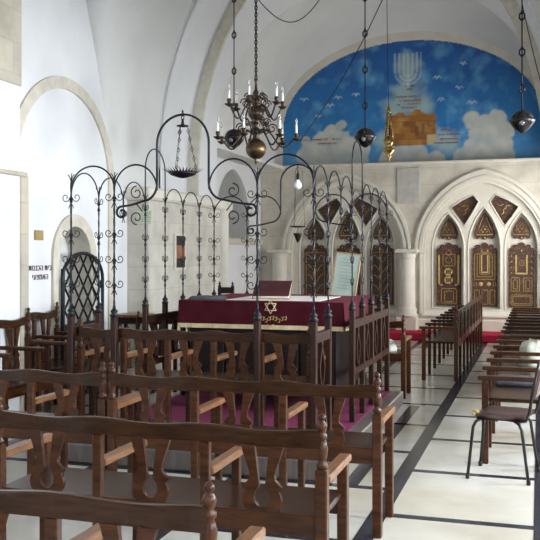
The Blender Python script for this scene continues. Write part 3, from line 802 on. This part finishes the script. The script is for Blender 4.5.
# iron superstructure
ir = thing('iron_canopy', 'black wrought iron canopy of posts, arches and scrolls above the platform railing', 'ironwork', (-2.52, 7.56, CZ))
def ibar(x, y, z0, z1, name='post', tips=True, r=.0066):
    mb = MB(); n = max(2, int((z1-z0)/.02))
    mb.tube([loc_((x, y, z0+(z1-z0)*i/n)) for i in range(n+1)], r*1.12, 4, twist=.35, smooth=False)
    if tips:
        for sx in (-1, 1): mb.tube([loc_((x, y, z1-.03)), loc_((x+sx*.012, y, z1+.01)), loc_((x+sx*.028, y, z1+.03))], .004, 5)
        mb.tube([loc_((x, y, z1-.03)), loc_((x, y+.01, z1+.04))], .004, 5)
    return mb.build(name, 'iron', ir)
def spiral(mb, org, d, s, zc, R=.033, turns=1.15, r=.0036, tail=.085):
    """a C-scroll in the vertical plane through direction d, on side s of the bar"""
    pts = []
    n = 16
    for i in range(n+1):
        t_ = i/n; rad = R*(.30+.70*t_); an = pi*.5*0 + turns*2*pi*(1-t_)
        # ends at t=1 touching the bar top
        pts.append((s*(R+.012 + rad*cos(an+pi)), rad*sin(an+pi)))
    pts.append((s*.010, -.02)); pts.append((s*.004, -.045)); pts.append((s*.022, -tail))
    mb.tube([loc_(Vector(org) + Vector(d)*a + Vector((0, 0, zc+b_))) for a, b_ in pts], r, 5)
def scrolls(x, y, d, zs, parent, R=.032, sides=(-1, 1)):
    for z in zs:
        mb = MB()
        for s in sides: spiral(mb, (x, y, 0), d, s, z, R)
        mb.lathe([(.010, -.012), (.014, 0), (.010, .012)], loc_((x, y, z-.03)), 8)
        mb.build('scrollwork', 'iron', parent)
def iarch(p0, p1, zs, zp, name='arch', r=.0068, n=18, legs=0):
    p0 = Vector((*p0, 0)); p1 = Vector((*p1, 0)); pts = []
    if legs: pts.append(p0+Vector((0, 0, zs-legs)))
    for i in range(n+1):
        a = pi-pi*i/n; q = p0+(p1-p0)*(.5+.5*cos(a)); pts.append(q+Vector((0, 0, zs+(zp-zs)*sin(a))))
    if legs: pts.append(p1+Vector((0, 0, zs-legs)))
    mb = MB(); mb.tube([loc_(p) for p in pts], r, 6)
    return mb.build(name, 'iron', ir)
ZS = [2.05, 1.77, 1.57, 1.38]
ex = (1, 0, 0); ey = (0, 1, 0)
for i in (0, 1, 4, 5):
    p = ibar(FX[i], YN, 1.19, 2.2, r=.0076); scrolls(FX[i], YN, ex, ZS, p, .036)
for X in (XL, XR):
    for i in (1, 3, 4, 5, 6, 7):
        p = ibar(X, SY[i], 1.19, 2.13); scrolls(X, SY[i], ey if i != 7 else ex, ZS, p)
    p = ibar(X, SY[2], 1.93, 2.13, 'hanging_stub'); scrolls(X, SY[2], ey, [1.97], p)
for i in (1, 4):
    p = ibar(BX[i], YF, 1.19, 2.13); scrolls(BX[i], YF, ex, ZS, p)
# arches
iarch((FX[0], YN), (FX[1], YN), 2.11, 2.29); iarch((FX[4], YN), (FX[5], YN), 2.11, 2.33)
iarch((FX[1], YN), (FX[2], YN), 2.09, 2.29); iarch((FX[3], YN), (FX[4], YN), 2.09, 2.31)
for X in (XL, XR):
    for i in range(7):
        if i == 3: iarch((X, SY[3]), (X, SY[4]), 2.40, 2.61, 'tall_arch', legs=.36)
        else: iarch((X, SY[i]), (X, SY[i+1]), 2.05, 2.26, r=.006)
for i in (0, 1, 3, 4): iarch((BX[i], YF), (BX[i+1], YF), 2.05, 2.255)
def scurve(x0, y, z0, x1, z1, curl):
    """from a tall arch's leg down and outward, ending in a spiral by the next post"""
    s = 1 if x1 > x0 else -1; W_ = abs(x1-x0); pts = []
    for i in range(9):
        t_ = i/8*pi/2; pts.append((x0+s*.12*(1-cos(t_)), z0-.13*sin(t_)))
    xe = x1 - s*.02
    a0 = pts[-1]
    for i in range(1, 8):
        t_ = i/8; pts.append((a0[0]+(xe-a0[0])*t_, a0[1]-.035*sin(t_*pi*.5)))
    c = (xe - 0*s, a0[1]-.035-.05)
    for i in range(1, 20):
        t_ = i/19; rad = .05*(1-.65*t_); an = pi/2 + s*(-1)*t_*2*pi*1.45*(-1)*(-1)
        an = pi/2 - s*t_*2*pi*1.1
        pts.append((c[0]+rad*cos(an), c[1]+rad*sin(an)))
    return pts
def tall(xa, xb, y, zs, zp, xl, xr):
    pts = []
    L_ = scurve(xa, y, zs-.30, xl, 0, 1)[::-1]; R_ = scurve(xb, y, zs-.30, xr, 0, 1)
    pts += L_
    n = 20
    for i in range(n+1):
        a = pi-pi*i/n; pts.append((xa+(xb-xa)*(.5+.5*cos(a)), zs+(zp-zs)*sin(a)))
    pts += R_
    mb = MB(); mb.tube([loc_((a, y, b_)) for a, b_ in pts], .0092, 6); mb.build('tall_arch', 'iron', ir)
tall(FX[2], FX[3], YN, 2.44, 2.655, FX[1]+.045, FX[4]-.03)
tall(BX[2], BX[3], YF, 2.39, 2.59, BX[1]+.03, BX[4]-.03)
# free scrolls under the S-curves
for xx, sg in ((FX[1]+.19, 1), (FX[4]-.19, -1)):
    mb = MB()
    for zc, f in ((2.075, 1), (1.885, -1)):
        pts = [(xx+.055*(1-.75*i/14)*cos(sg*i/14*2*pi*1.2+pi/2), YN, zc+f*.055*(1-.75*i/14)*sin(sg*i/14*2*pi*1.2+pi/2)) for i in range(15)]
        mb.tube([loc_(p) for p in pts], .005, 5)
    mb.tube([loc_((xx, YN, 1.99)), loc_((xx+sg*.05, YN, 1.93))], .005, 5)
    mb.build('free_scroll', 'iron', ir)

# ------------------------------------------------------------ reading table
tx0, tx1, ty0, ty1, tz = -3.22, -1.66, 7.5, 8.95, 1.17
t = thing('reading_table', 'large dark wooden reading table in the middle of the railed platform', 'table', (0, 0, CZ))
def tbx(*a, name, mat='wood_dark', c=.006): MB().box(a[0], a[1], a[2], a[3], a[4]-CZ, a[5]-CZ, c).build(name, mat, t)
tbx(tx0+.02, tx1-.02, ty0+.02, ty1-.02, tz-.06, tz, name='tabletop')
for k in range(4):
    pw = (tx1-tx0-.12)/4; tbx(tx0+.06+k*pw+.01, tx0+.06+(k+1)*pw-.01, ty0+.07, ty0+.10, .42, tz-.07, name='front_panel')
tbx(tx0+.06, tx1-.06, ty0+.10, ty1-.10, .36, tz-.06, name='body')
for x in (tx0+.08, (tx0+tx1)/2, tx1-.08):
    for y in (ty0+.10, ty1-.10): tbx(x-.035, x+.035, y-.035, y+.035, CZ, .37, name='leg')
t = thing('table_cloth', 'burgundy velvet cloth with cream fringe and gold star draped over the reading table', 'tablecloth', (0, 0, 0))
mb = MB()
mb.box(tx0-.01, tx1+.01, ty0-.01, ty1+.01, tz, tz+.008, .003)
def skirt(p0, p1, z0, z1, amp=.006, n=60):
    p0 = Vector(p0); p1 = Vector(p1); d = (p1-p0); nn = Vector((d.y, -d.x)).normalized(); A = []; B = []
    for i in range(n+1):
        t_ = i/n; q = p0+d*t_; wv = amp*(sin(t_*23)+.6*sin(t_*57+1))
        A.append((q.x, q.y, z1)); w2 = q+nn*(.012+wv); B.append((w2.x, w2.y, z0))
    return A, B
for p0, p1 in (((tx0-.01, ty0-.01), (tx1+.01, ty0-.01)), ((tx1+.01, ty0-.01), (tx1+.01, ty1+.01)), ((tx1+.01, ty1+.01), (tx0-.01, ty1+.01)), ((tx0-.01, ty1+.01), (tx0-.01, ty0-.01))):
    A, B = skirt(p0, p1, tz-.235, tz+.006); loft(mb, A, B)
cl = mb.build('cloth', 'velvet', t)
mb = MB()
for p0, p1 in (((tx0-.012, ty0-.014), (tx1+.012, ty0-.014)), ((tx1+.014, ty0-.012), (tx1+.014, ty1+.012)), ((tx0-.014, ty1+.012), (tx0-.014, ty0-.012))):
    A, B = skirt(p0, p1, tz-.245, tz-.205, 0.004); loft(mb, [(a[0]+(b_[0]-a[0]), a[1]+(b_[1]-a[1]), tz-.205) for a, b_ in zip(A, B)], B)
mb.build('fringe', 'fringe', t)
sx_, sz_ = on_plane(270.5, 307, ty0-.035); mb = MB(); R_ = .062
for s in (0, pi):
    P = [(sx_+R_*sin(s+2*pi*i/3), ty0-.036, sz_+R_*cos(s+2*pi*i/3)) for i in range(3)]
    for i in range(3): mb.tube([P[i], P[(i+1) % 3]], .0045, 5)
mb.build('gold_star', 'fringe', t)
mb = MB()
for i in range(9):   # embroidered gold lettering and flourish
    xx = sx_-.10+.03*i; zz = sz_-.125+.025*abs(cos(i*.8))
    mb.tube([(xx-.012, ty0-.036, zz+.012), (xx+.010, ty0-.036, zz+.018), (xx+.006, ty0-.036, zz-.014), (xx-.010, ty0-.036, zz-.012)], .005, 5)
mb.tube([(sx_-.03, ty0-.036, sz_-.16), (sx_, ty0-.036, sz_-.175), (sx_+.03, ty0-.036, sz_-.16)], .005, 5)
mb.build('gold_embroidery', 'gold', t)
# things on the table
TZ = tz+.009
mb = MB(); mb.box(-2.80, -1.9, 7.60, 8.5, TZ, TZ+.004, .001); tag(mb.build('paper_sheet', 'paper', origin=(-2.4, 8.0, TZ)), 'broad white sheet lying on the velvet cloth in front of the maroon book', 'sheet')
bx, _z = on_plane(272, 297, 7.78)
t = thing('book_stand', 'sloping light wooden book stand on the reading table', 'book stand', (bx, 7.78, TZ+.005), radians(8))
mb = MB(); mb.add([(-.17, -.05, 0), (.15, -.05, 0), (.15, .2, 0), (-.17, .2, 0), (-.17, -.05, .015), (.15, -.05, .015), (.15, .2, .16), (-.17, .2, .16)], [(0, 1, 2, 3), (4, 5, 6, 7), (0, 1, 5, 4), (1, 2, 6, 5), (2, 3, 7, 6), (3, 0, 4, 7)]); mb.build('stand', 'wood_light', t)
t = thing('prayer_book', 'large maroon leather book lying on the sloping stand on the table', 'book', (bx, 7.78, TZ+.030), radians(8))
Rm = Matrix.Rotation(math.atan2(.145, .25), 4, 'X')
MB().box(-.18, .17, -.05, .22, .0, .006, .002, mat=Rm).box(-.18, .17, -.05, .22, .034, .041, .002, mat=Rm).box(-.18, -.172, -.05, .22, .004, .037, .001, mat=Rm).build('cover', 'book', t)
MB().box(-.17, .165, -.045, .215, .0065, .0335, .001, mat=Rm).build('pages', 'paper', t)
fx, fz = on_plane(344, 298, 8.7)
t = thing('framed_board', 'pale green printed board in a light frame on the reading table', 'framed board', (-2.20+.0, 8.78, TZ))
fx0 = on_plane(331, 298, 8.78)[0]; fx1 = on_plane(354, 298, 8.78)[0]; t.location = (fx0, 8.78, TZ); W_ = fx1-fx0
Rm = Matrix.Rotation(radians(-8), 4, 'X') @ Matrix.Rotation(radians(7), 4, 'Y')
MB().box(0, W_, -.008, .008, 0, .45, .002, mat=Rm).build('board', 'board', t)
fm = MB(); fm.box(-.014, .0, -.012, .012, 0, .464, .002, mat=Rm); fm.box(W_, W_+.016, -.012, .012, 0, .464, .002, mat=Rm); fm.box(0, W_, -.012, .012, .45, .464, .002, mat=Rm); fm.box(0, W_, -.012, .012, 0, .012, .002, mat=Rm); fm.build('frame', 'wood_light', t)
fm = MB()
for k in range(10):
    w_ = random.uniform(.5, .85)*W_; fm.box((W_-w_)/2, (W_+w_)/2, -.0105, -.0085, .39-.034*k, .398-.034*k, 0, mat=Rm)
fm.build('printing', 'board_ink', t)
mb = MB(); 
n = 14; vs = []; 
for j in range(8):
    for i in range(n+1):
        x = -.17+.34*i/n; y = -.12+.24*j/7; e = min(1, (1-abs(x)/.17)*5, (1-abs(y)/.12)*4)
        vs.append((x, y, max(0, .028*max(0, e)**.5 + .007*noise.noise(Vector((x*14, y*14, 5)))*e)))
mb.add(vs, [(j*(n+1)+i, j*(n+1)+i+1, (j+1)*(n+1)+i+1, (j+1)*(n+1)+i) for j in range(7) for i in range(n)], True)
o = mb.build('folded_cloth', 'slate_cloth'); o.location = (-3.02, 7.72, TZ+.002); tag(o, 'folded slate grey cloth on the left end of the reading table', 'cloth')

# tall chair behind the platform
t = thing('tall_chair', 'tall dark wooden chair with pointed posts behind the reading table', 'chair', (-3.9, 10.6, 0))
for s in (-1, 1):
    MB().box(s*.09-.02+(.0), s*.09+.02, -.02, .02, 0, 1.17, .004).lathe([(.02, 1.17), (.026, 1.19), (.012, 1.21), (.018, 1.225), (.0001, 1.26)], (s*.09, 0, 0), 8).build('back_post', 'wood_dark', t)
    MB().box(s*.11-.02, s*.11+.02, .34, .38, 0, .44, .004).build('leg', 'wood_dark', t)
MB().box(-.075, .075, -.012, .012, 1.10, 1.18, .004).box(-.075, .075, -.012, .012, .7, .75, .004).build('back_rail', 'wood_dark', t)
MB().box(-.13, .13, -.0, .39, .44, .475, .006).build('seat', 'wood_dark', t)

# ------------------------------------------------------------ black chair in the aisle
t = thing('black_chair', 'metal-legged chair with a brown vinyl seat standing at the end of the right-hand bench', 'chair', (-.235, 6.50, 0), radians(-9))
mb = MB(); n = 14; vs = []
for lay in (0, 1):
    for j in range(n+1):
        for i in range(n+1):
            a = -1+2*i/n; b_ = -1+2*j/n
            x = a*sqrt(1-b_*b_*.22); y = b_*sqrt(1-a*a*.22)
            e = (1-abs(a)**6)*(1-abs(b_)**6)
            dish = -.014*(1-a*a)*(1-b_*b_)
            z = .465 + (.014*e+dish if lay else -.040*e**.5)
            if a < -.7: z -= .02*(-a-.7)/.3
            vs.append((x*.20, y*.205, z))
N = (n+1)**2; fs = []
for lay in (0, 1):
    for j in range(n):
        for i in range(n):
            q = [lay*N+j*(n+1)+i, lay*N+j*(n+1)+i+1, lay*N+(j+1)*(n+1)+i+1, lay*N+(j+1)*(n+1)+i]; fs.append(q)
mb.add(vs, fs, True); mb.build('seat', 'vinyl', t)
mb = MB(); mb.tube([(-.16, -.17, .43), (.13, -.17, .43), (.13, .17, .43), (-.16, .17, .43)], .010, 8, closed=True); mb.build('seat_frame', 'black_metal', t)
for sx, sy in ((-1, -1), (-1, 1), (1, -1), (1, 1)):
    x0_ = -.14 if sx < 0 else .10; fxx = -.225 if sx < 0 else .20
    MB().tube([(x0_, sy*.16, .425), (x0_+sx*.03, sy*.175, .41), (x0_+sx*.05, sy*.18, .37), (fxx, sy*.205, .006)], .0115, 8).lathe([(.015, 0), (.015, .03), (.012, .035)], (fxx, sy*.205, 0), 8).build('leg', 'black_metal', t)
for sy in (-1, 1):
    MB().tube([(.10, sy*.17, .425), (.18, sy*.19, .44), (.205, sy*.2, .50), (.225, sy*.2, .62), (.27, sy*.19, .86)], .0115, 8).build('back_tube', 'black_metal', t)
mb = MB(); mb.box(-.02, .02, -.2, .2, .0, .22, .012, mat=Matrix.Translation((.225, 0, .60)) @ Matrix.Rotation(radians(12), 4, 'Y')); mb.build('backrest', 'vinyl', t)
mb = MB(); 
for i in range(8): mb.sphere((-.188+random.uniform(-.02, .015), -.08+random.uniform(-.03, .04), .452+random.uniform(-.014, .01)), random.uniform(.010, .017), 8, 6)
mb.build('torn_foam', 'foam', t)

# soft things on the seats
def lump(name, mat, loc, sx, sy, sz, label, cat, seed=0, rz=0):
    mb = MB(); n, m_ = 24, 12; vs = []; fs = []
    for j in range(m_+1):
        for i in range(n):
            a = 2*pi*i/n; ph = pi/2*j/m_; k = 1+.16*noise.noise(Vector((cos(a)*2+seed, sin(a)*2, j*.25)))
            r_ = cos(ph)**.7 if j < m_ else 0
            vs.append((sx*r_*cos(a)*k, sy*r_*sin(a)*k, sz*sin(ph)*k))
    for j in range(m_):
        for i in range(n): fs.append((j*n+i, j*n+(i+1) % n, (j+1)*n+(i+1) % n, (j+1)*n+i))
    fs.append(tuple(reversed(range(n))))
    mb.add(vs, fs, True); o = mb.build(name, mat); o.location = loc; o.rotation_euler = (0, 0, rz); return tag(o, label, cat)
lump('cloth_bag', 'grey_cloth', (-.06, 8.95, .503), .14, .2, .25, 'pale sage cloth bag sitting on the right-hand bench', 'bag', 3)
mb = MB(); mb.box(-.16, .16, -.22, .22, 0, .04, .015); o = mb.build('seat_cushion', 'slate_cloth'); o.location = (-.19, 7.70, .503); tag(o, 'thin dark grey cushion on the right-hand bench near the chair', 'cushion')
lump('shawl_bundle', 'gray_plaque', (-1.66, 9.85, .503), .11, .12, .13, 'small greyish bundle on the bench end behind the railed platform', 'bundle', 8)

# ------------------------------------------------------------ hanging lamps
def links(mb, x, y, z0, z1, r=.011, wire=.0030, step=.026):
    z = z0; k = 0
    while z < z1:
        pts = [((r*.7*cos(2*pi*i/8)), 0, r*1.5*sin(2*pi*i/8)) for i in range(8)]
        if k % 2: pts = [(0, a, c) for a, _, c in pts]
        mb.tube([(x+a, y+b_, z+c) for a, b_, c in pts], wire, 4, closed=True); z += step; k += 1
def pos3(u, v, d): # a point seen at (u, v) at the distance d
    r_ = (u-270)/864*d; return Vector((r_*cs - d*sn, r_*sn + d*cs, 1.6+(255-v)*d/864))
def ceil_z(x, y):
    q = max(0, 1-((x-CX)/2.64)**2); zx = 2.8+3.76*sqrt(q); zy = 0
    q = 1-min(1, abs(y-6.5)/3.1)**3.2
    if q > 0: zy = 2.45+3.75*q
    return max(zx, zy) if y < 10.7 else 5.9
# chandelier
cp = pos3(256, 149, 9.0)
t = thing('chandelier', 'large two-tier brass chandelier with a polished ball and white candle lamps', 'chandelier', tuple(cp))
P = .01042
MB().sphere((0, 0, 0), .108, 24, 16).lathe([(.02, -.13), (.012, -.12), (.028, -.105), (.02, -.09)], n=12).lathe([(.0001, -.16), (.014, -.15), (.012, -.135), (.02, -.13)], n=10).build('ball', 'brass', t)
MB().lathe([(.03, .095), (.045, .11), (.025, .13), (.055, .16), (.065, .19), (.03, .215), (.022, .23), (.05, .25), (.03, .27), (.02, .29), (.05, .31), (.078, .345), (.085, .385), (.06, .43), (.03, .45), (.045, .47), (.06, .49), (.03, .53), (.018, .56), (.03, .59), (.015, .62), (.012, .70), (.022, .72), (.008, .74)], n=20).build('stem', 'brass_dark', t)
def carm(n, R, z0, zc, drop, phase):
    for k in range(n):
        a = 2*pi*k/n+phase; d = Vector((cos(a), sin(a), 0)); pts = []
        r0 = .05
        for i in range(19):
            t_ = i/18; rr = r0+(R-r0)*t_
            z = z0 + (zc-z0)*t_**2.5 - drop*sin(pi*min(1, t_*1.05))*(t_*.6+.5) + .10*sin(2*pi*t_)*(1-t_)*1.0
            pts.append(d*rr+Vector((0, 0, z)))
        mb = MB(); mb.tube(pts, .0095, 6)
        # curled ornament near the stem
        for c, q_ in ((d*(R*.40)+Vector((0, 0, z0+.05)), .055), (d*(R*.22+.02)+Vector((0, 0, z0+.12)), .042)):
            mb.tube([c+d*(q_*(1-.7*i/12)*cos(i/12*2*pi*1.3))+Vector((0, 0, q_*(1-.7*i/12)*sin(i/12*2*pi*1.3))) for i in range(13)], .0075, 5)
        e = pts[-1]
        mb.lathe([(.008, -.025), (.03, -.012), (.045, .0), (.048, .006), (.015, .01), (.018, .03), (.024, .035), (.02, .06)], tuple(e), 12)
        am = mb.build('arm', 'brass_dark', t)
        mb = MB(); mb.lathe([(.012, .05), (.012, .15)], tuple(e), 8); mb.build('candle_sleeve', 'candle', am)
        mb = MB(); mb.lathe([(.008, .15), (.015, .17), (.013, .19), (.004, .215), (.0001, .225)], tuple(e), 10); mb.build('flame_bulb', 'glass', am)
carm(7, .42, .16, .10, .13, .25)
carm(6, .29, .42, .45, .12, .60)
mb = MB(); ctop = ceil_z(cp.x, cp.y); links(mb, 0, 0, .75, ctop-cp.z, .017, .0062, .036); mb.build('chain', 'iron', t)

def ball_lamp(u, v, d, rpx, label, knots):
    c = pos3(u, v, d); r_ = rpx*d/864
    t = thing('hanging_oil_lamp', label, 'lamp', tuple(c), 0, 'dark ball lamps hanging on long rods')
    mb = MB(); mb.lathe([(.0001, -r_*1.0), (r_*.25, -r_*.9), (r_*.6, -r_*.66), (r_*.95, -r_*.22), (r_*1.14, .10*r_), (r_*1.13, .17*r_), (r_*.98, .22*r_), (r_*.93, .50*r_), (r_*.74, .78*r_), (r_*.45, .96*r_), (r_*.15, 1.04*r_), (.012, 1.08*r_)], n=20); mb.build('bowl', 'lamp_dark', t)
    mb = MB(); mb.sphere((0, -r_*.82, -r_*.15), r_*.26, 10, 8); mb.build('glass_cup', 'glass', t)
    mb = MB(); top = ceil_z(c.x, c.y)-c.z; z = r_*1.08
    mb.tube([(0, 0, z), (0, 0, top)], .0068, 6)
    step = 36*d/864; zz = z+.6*step
    while zz < top:
        kk = .042
        for s in (-1, 1): mb.tube([(0, 0, zz+kk), (s*kk*.55, 0, zz+kk*.4), (s*kk*.55, 0, zz-kk*.4), (0, 0, zz-kk)], .009, 5)
        mb.lathe([(.006, 0), (.014, .008), (.006, .016)], (0, 0, zz+kk), 8)
        zz += step
    mb.build('hanging_rod', 'iron', t)
ball_lamp(522, 122, 8.2, 11.3, 'dark ball lamp hanging at the right before the blue mural', 3)
ball_lamp(365, 138, 9.3, 9.9, 'dark ball lamp hanging on a rod in the middle before the blue mural', 4)
ball_lamp(234, 139, 10.2, 9.5, 'dark ball lamp hanging behind the left side of the brass chandelier', 4)

# gold eternal lamp
c = pos3(388.5, 150, 13.6)
t = thing('gold_hanging_lamp', 'slim ornate gold lamp on a thin wire in front of the painted golden wall', 'lamp', tuple(c))
q = 13.6/864
MB().lathe([(.0001, -12*q), (1.2*q, -11*q), (1*q, -9*q), (3.5*q, -6.5*q), (2*q, -4.5*q), (6.6*q, -1*q), (7*q, .5*q), (4*q, 2*q), (3*q, 4*q), (4.5*q, 6*q), (5.2*q, 10*q), (4*q, 11*q)], n=20).build('bowl', 'gold_metal', t)
mb = MB()
for k in range(3):
    a = 2*pi*k/3+.4; mb.tube([(4.4*q*cos(a), 4.4*q*sin(a), 10*q), (3.4*q*cos(a+.1), 3.4*q*sin(a+.1), 24*q), (2*q*cos(a), 2*q*sin(a), 38*q)], .012, 5)
    for z in range(11, 34, 3): mb.sphere((3.8*q*cos(a)*(1-(z-11)/32), 3.8*q*sin(a)*(1-(z-11)/32), z*q), .016, 6, 5)
mb.lathe([(2.6*q, 37*q), (2.4*q, 39*q), (.8*q, 44*q), (.4*q, 47*q)], n=12); mb.build('chains', 'gold_metal', t)
MB().lathe([(1.9*q, 10*q), (2.4*q, 14*q), (2.2*q, 22*q), (1.5*q, 24*q)], n=12).build('red_glass', 'book', t)
mb = MB(); mb.tube([(0, 0, 44*q), (-.03, 0, 5.9-c.z)], .005, 5); mb.build('wire', 'iron', t)

# dish lamp in the front arch
cxm = (FX[2]+FX[3])/2
t = thing('dish_lamp', 'dark spiky dish lamp hanging on three link chains in the tall front iron arch', 'lamp', (cxm, YN, 2.235))
q = 6.5/864
mb = MB(); vs = []; n = 36
prof = [(.03, -.055), (.09, -.035), (.13, -.005)]
mb.lathe([(.0001, -.06)] + prof[:2] + [(.115, -.012)], n=24)
for i in range(n):
    a = 2*pi*i/n; a2 = 2*pi*(i+1)/n; am_ = (a+a2)/2
    mb.add([(.105*cos(a), .105*sin(a), -.02), (.105*cos(a2), .105*sin(a2), -.02), (.168*cos(am_), .168*sin(am_), .014)], [(0, 1, 2)])
mb.build('dish', 'iron', t)
mb = MB(); 
for k in range(3):
    a = 2*pi*k/3+.35; p0 = Vector((.105*cos(a), .105*sin(a), -.01)); p1 = Vector((.035*cos(a), .035*sin(a), .33)); d = p1-p0
    mb.tube([p0, p1], .0022, 4)
    for f_ in ((.12, .3, .5, .72, .9) if k != 2 else (.85,)):
        cc = p0+d*f_; s_ = .020
        mb.tube([cc+Vector((0, 0, s_)), cc+Vector((s_*.6, 0, 0)), cc+Vector((0, 0, -s_)), cc+Vector((-s_*.6, 0, 0))], .0028, 4, closed=True)
mb.lathe([(.0001, .325), (.045, .33), (.045, .338), (.012, .345), (.008, .38), (.002, .39)], n=14)
links(mb, 0, 0, .40, .445, .016, .004, .03); mb.build('chains', 'iron', t)

# lamp in the back arch: bulb, plate and hanging cup
cxb = (BX[2]+BX[3])/2
t = thing('bulb_lamp', 'hanging lamp with a white bulb and dark cup in the back iron arch', 'lamp', (cxb, YF, 2.59))
MB().tube([(0, 0, -.0), (0, 0, -.10)], .005, 5).lathe([(.012, -.17), (.018, -.14), (.018, -.11), (.006, -.09)], n=10).build('socket', 'iron', t)
MB().lathe([(.0001, -.275), (.030, -.262), (.043, -.235), (.038, -.205), (.018, -.175), (.014, -.165)], n=16).build('bulb', 'bulb', t)
mb = MB()
for k in range(3):
    a = 2*pi*k/3+.2; mb.tube([(.075*cos(a), .075*sin(a), -.68), (.05*cos(a), .05*sin(a), -.06), (0, 0, -.02)], .002, 4)
mb.lathe([(.03, -.69), (.09, -.685), (.09, -.675), (.03, -.67)], n=16); mb.build('chains', 'iron', t)
mb = MB(); mb.lathe([(.0001, -.86), (.012, -.845), (.02, -.83), (.05, -.765), (.055, -.75), (.0001, -.75)], n=14); mb.tube([(0, 0, -.75), (0, 0, -.67)], .003, 4); mb.build('cup', 'brass_dark', t)

# sagging wires
def sag(pts, name, label):
    mb = MB(); mb.tube(pts, .0055, 5); tag(mb.build(name, 'iron'), label, 'wire')
def spread(a, b_, s, n=20): return [a+(b_-a)*(i/n) - Vector((0, 0, s*sin(pi*i/n))) for i in range(n+1)]
a = pos3(252, -8, 9.0); b_ = pos3(334, -24, 9.6); sag(spread(a, b_, .41), 'hanging_wire', 'loose wire sagging beneath the vault above the chandelier')
a = pos3(386, -8, 10.0); b_ = pos3(300, 141, 9.2); sag(spread(a, b_, .12), 'hanging_wire', 'thin slanting wire crossing the left half of the blue mural')
a = pos3(520, -6, 10.0); b_ = pos3(548, 108, 9.6); sag(spread(a, b_, .06), 'hanging_wire', 'thin wire slanting down to the right edge beside the right ball lamp')

# ------------------------------------------------------------ light
def area(name, loc, rot, sx, sy, e, col):
    L = bpy.data.lights.new(name, 'AREA'); L.shape = 'RECTANGLE'; L.size = sx; L.size_y = sy; L.energy = e; L.color = col
    o = bpy.data.objects.new(name, L); COL.objects.link(o); o.location = loc; o.rotation_euler = rot; return o
day = (.93, .97, 1.0)
for y in (0.2, 3.6, 7.0, 9.9): area('window_daylight', (3.95, y, 2.8), (0, radians(80), 0), 2.4, 1.6, 300 + 200*(y > 5), day)  # fill lamps outside the unseen windows added in the right wall
for x in (-3.4, -1.0): area('window_daylight', (x, -3.15, 2.55), (radians(90), 0, 0), 1.6, 3.3, 35, day)  # weak fill through the added, unseen rear openings
area('window_daylight', (.9, 15.2, 2.0), (0, radians(90), 0), 2.2, 2.4, 110, (1, .98, .93))  # added lamp behind the unseen far-bay opening, lights the screen
wd = bpy.data.worlds.new('world'); scene.world = wd; wd.use_nodes = True
wd.node_tree.nodes['Background'].inputs[0].default_value = (.8, .9, 1, 1); wd.node_tree.nodes['Background'].inputs[1].default_value = .5

# ------------------------------------------------------------ camera
cam = bpy.data.cameras.new('camera'); co = bpy.data.objects.new('camera', cam); COL.objects.link(co)
co.location = (0, 0, 1.6); co.rotation_euler = (radians(90), 0, th)
cam.sensor_width = 36; cam.lens = 864/540*36; cam.shift_y = -15/540; cam.clip_start = .05
scene.camera = co
vs_ = scene.view_settings; vs_.view_transform = 'Standard'; vs_.look = 'None'; vs_.gamma = 1; vs_.exposure = .52; vs_.use_curve_mapping = False
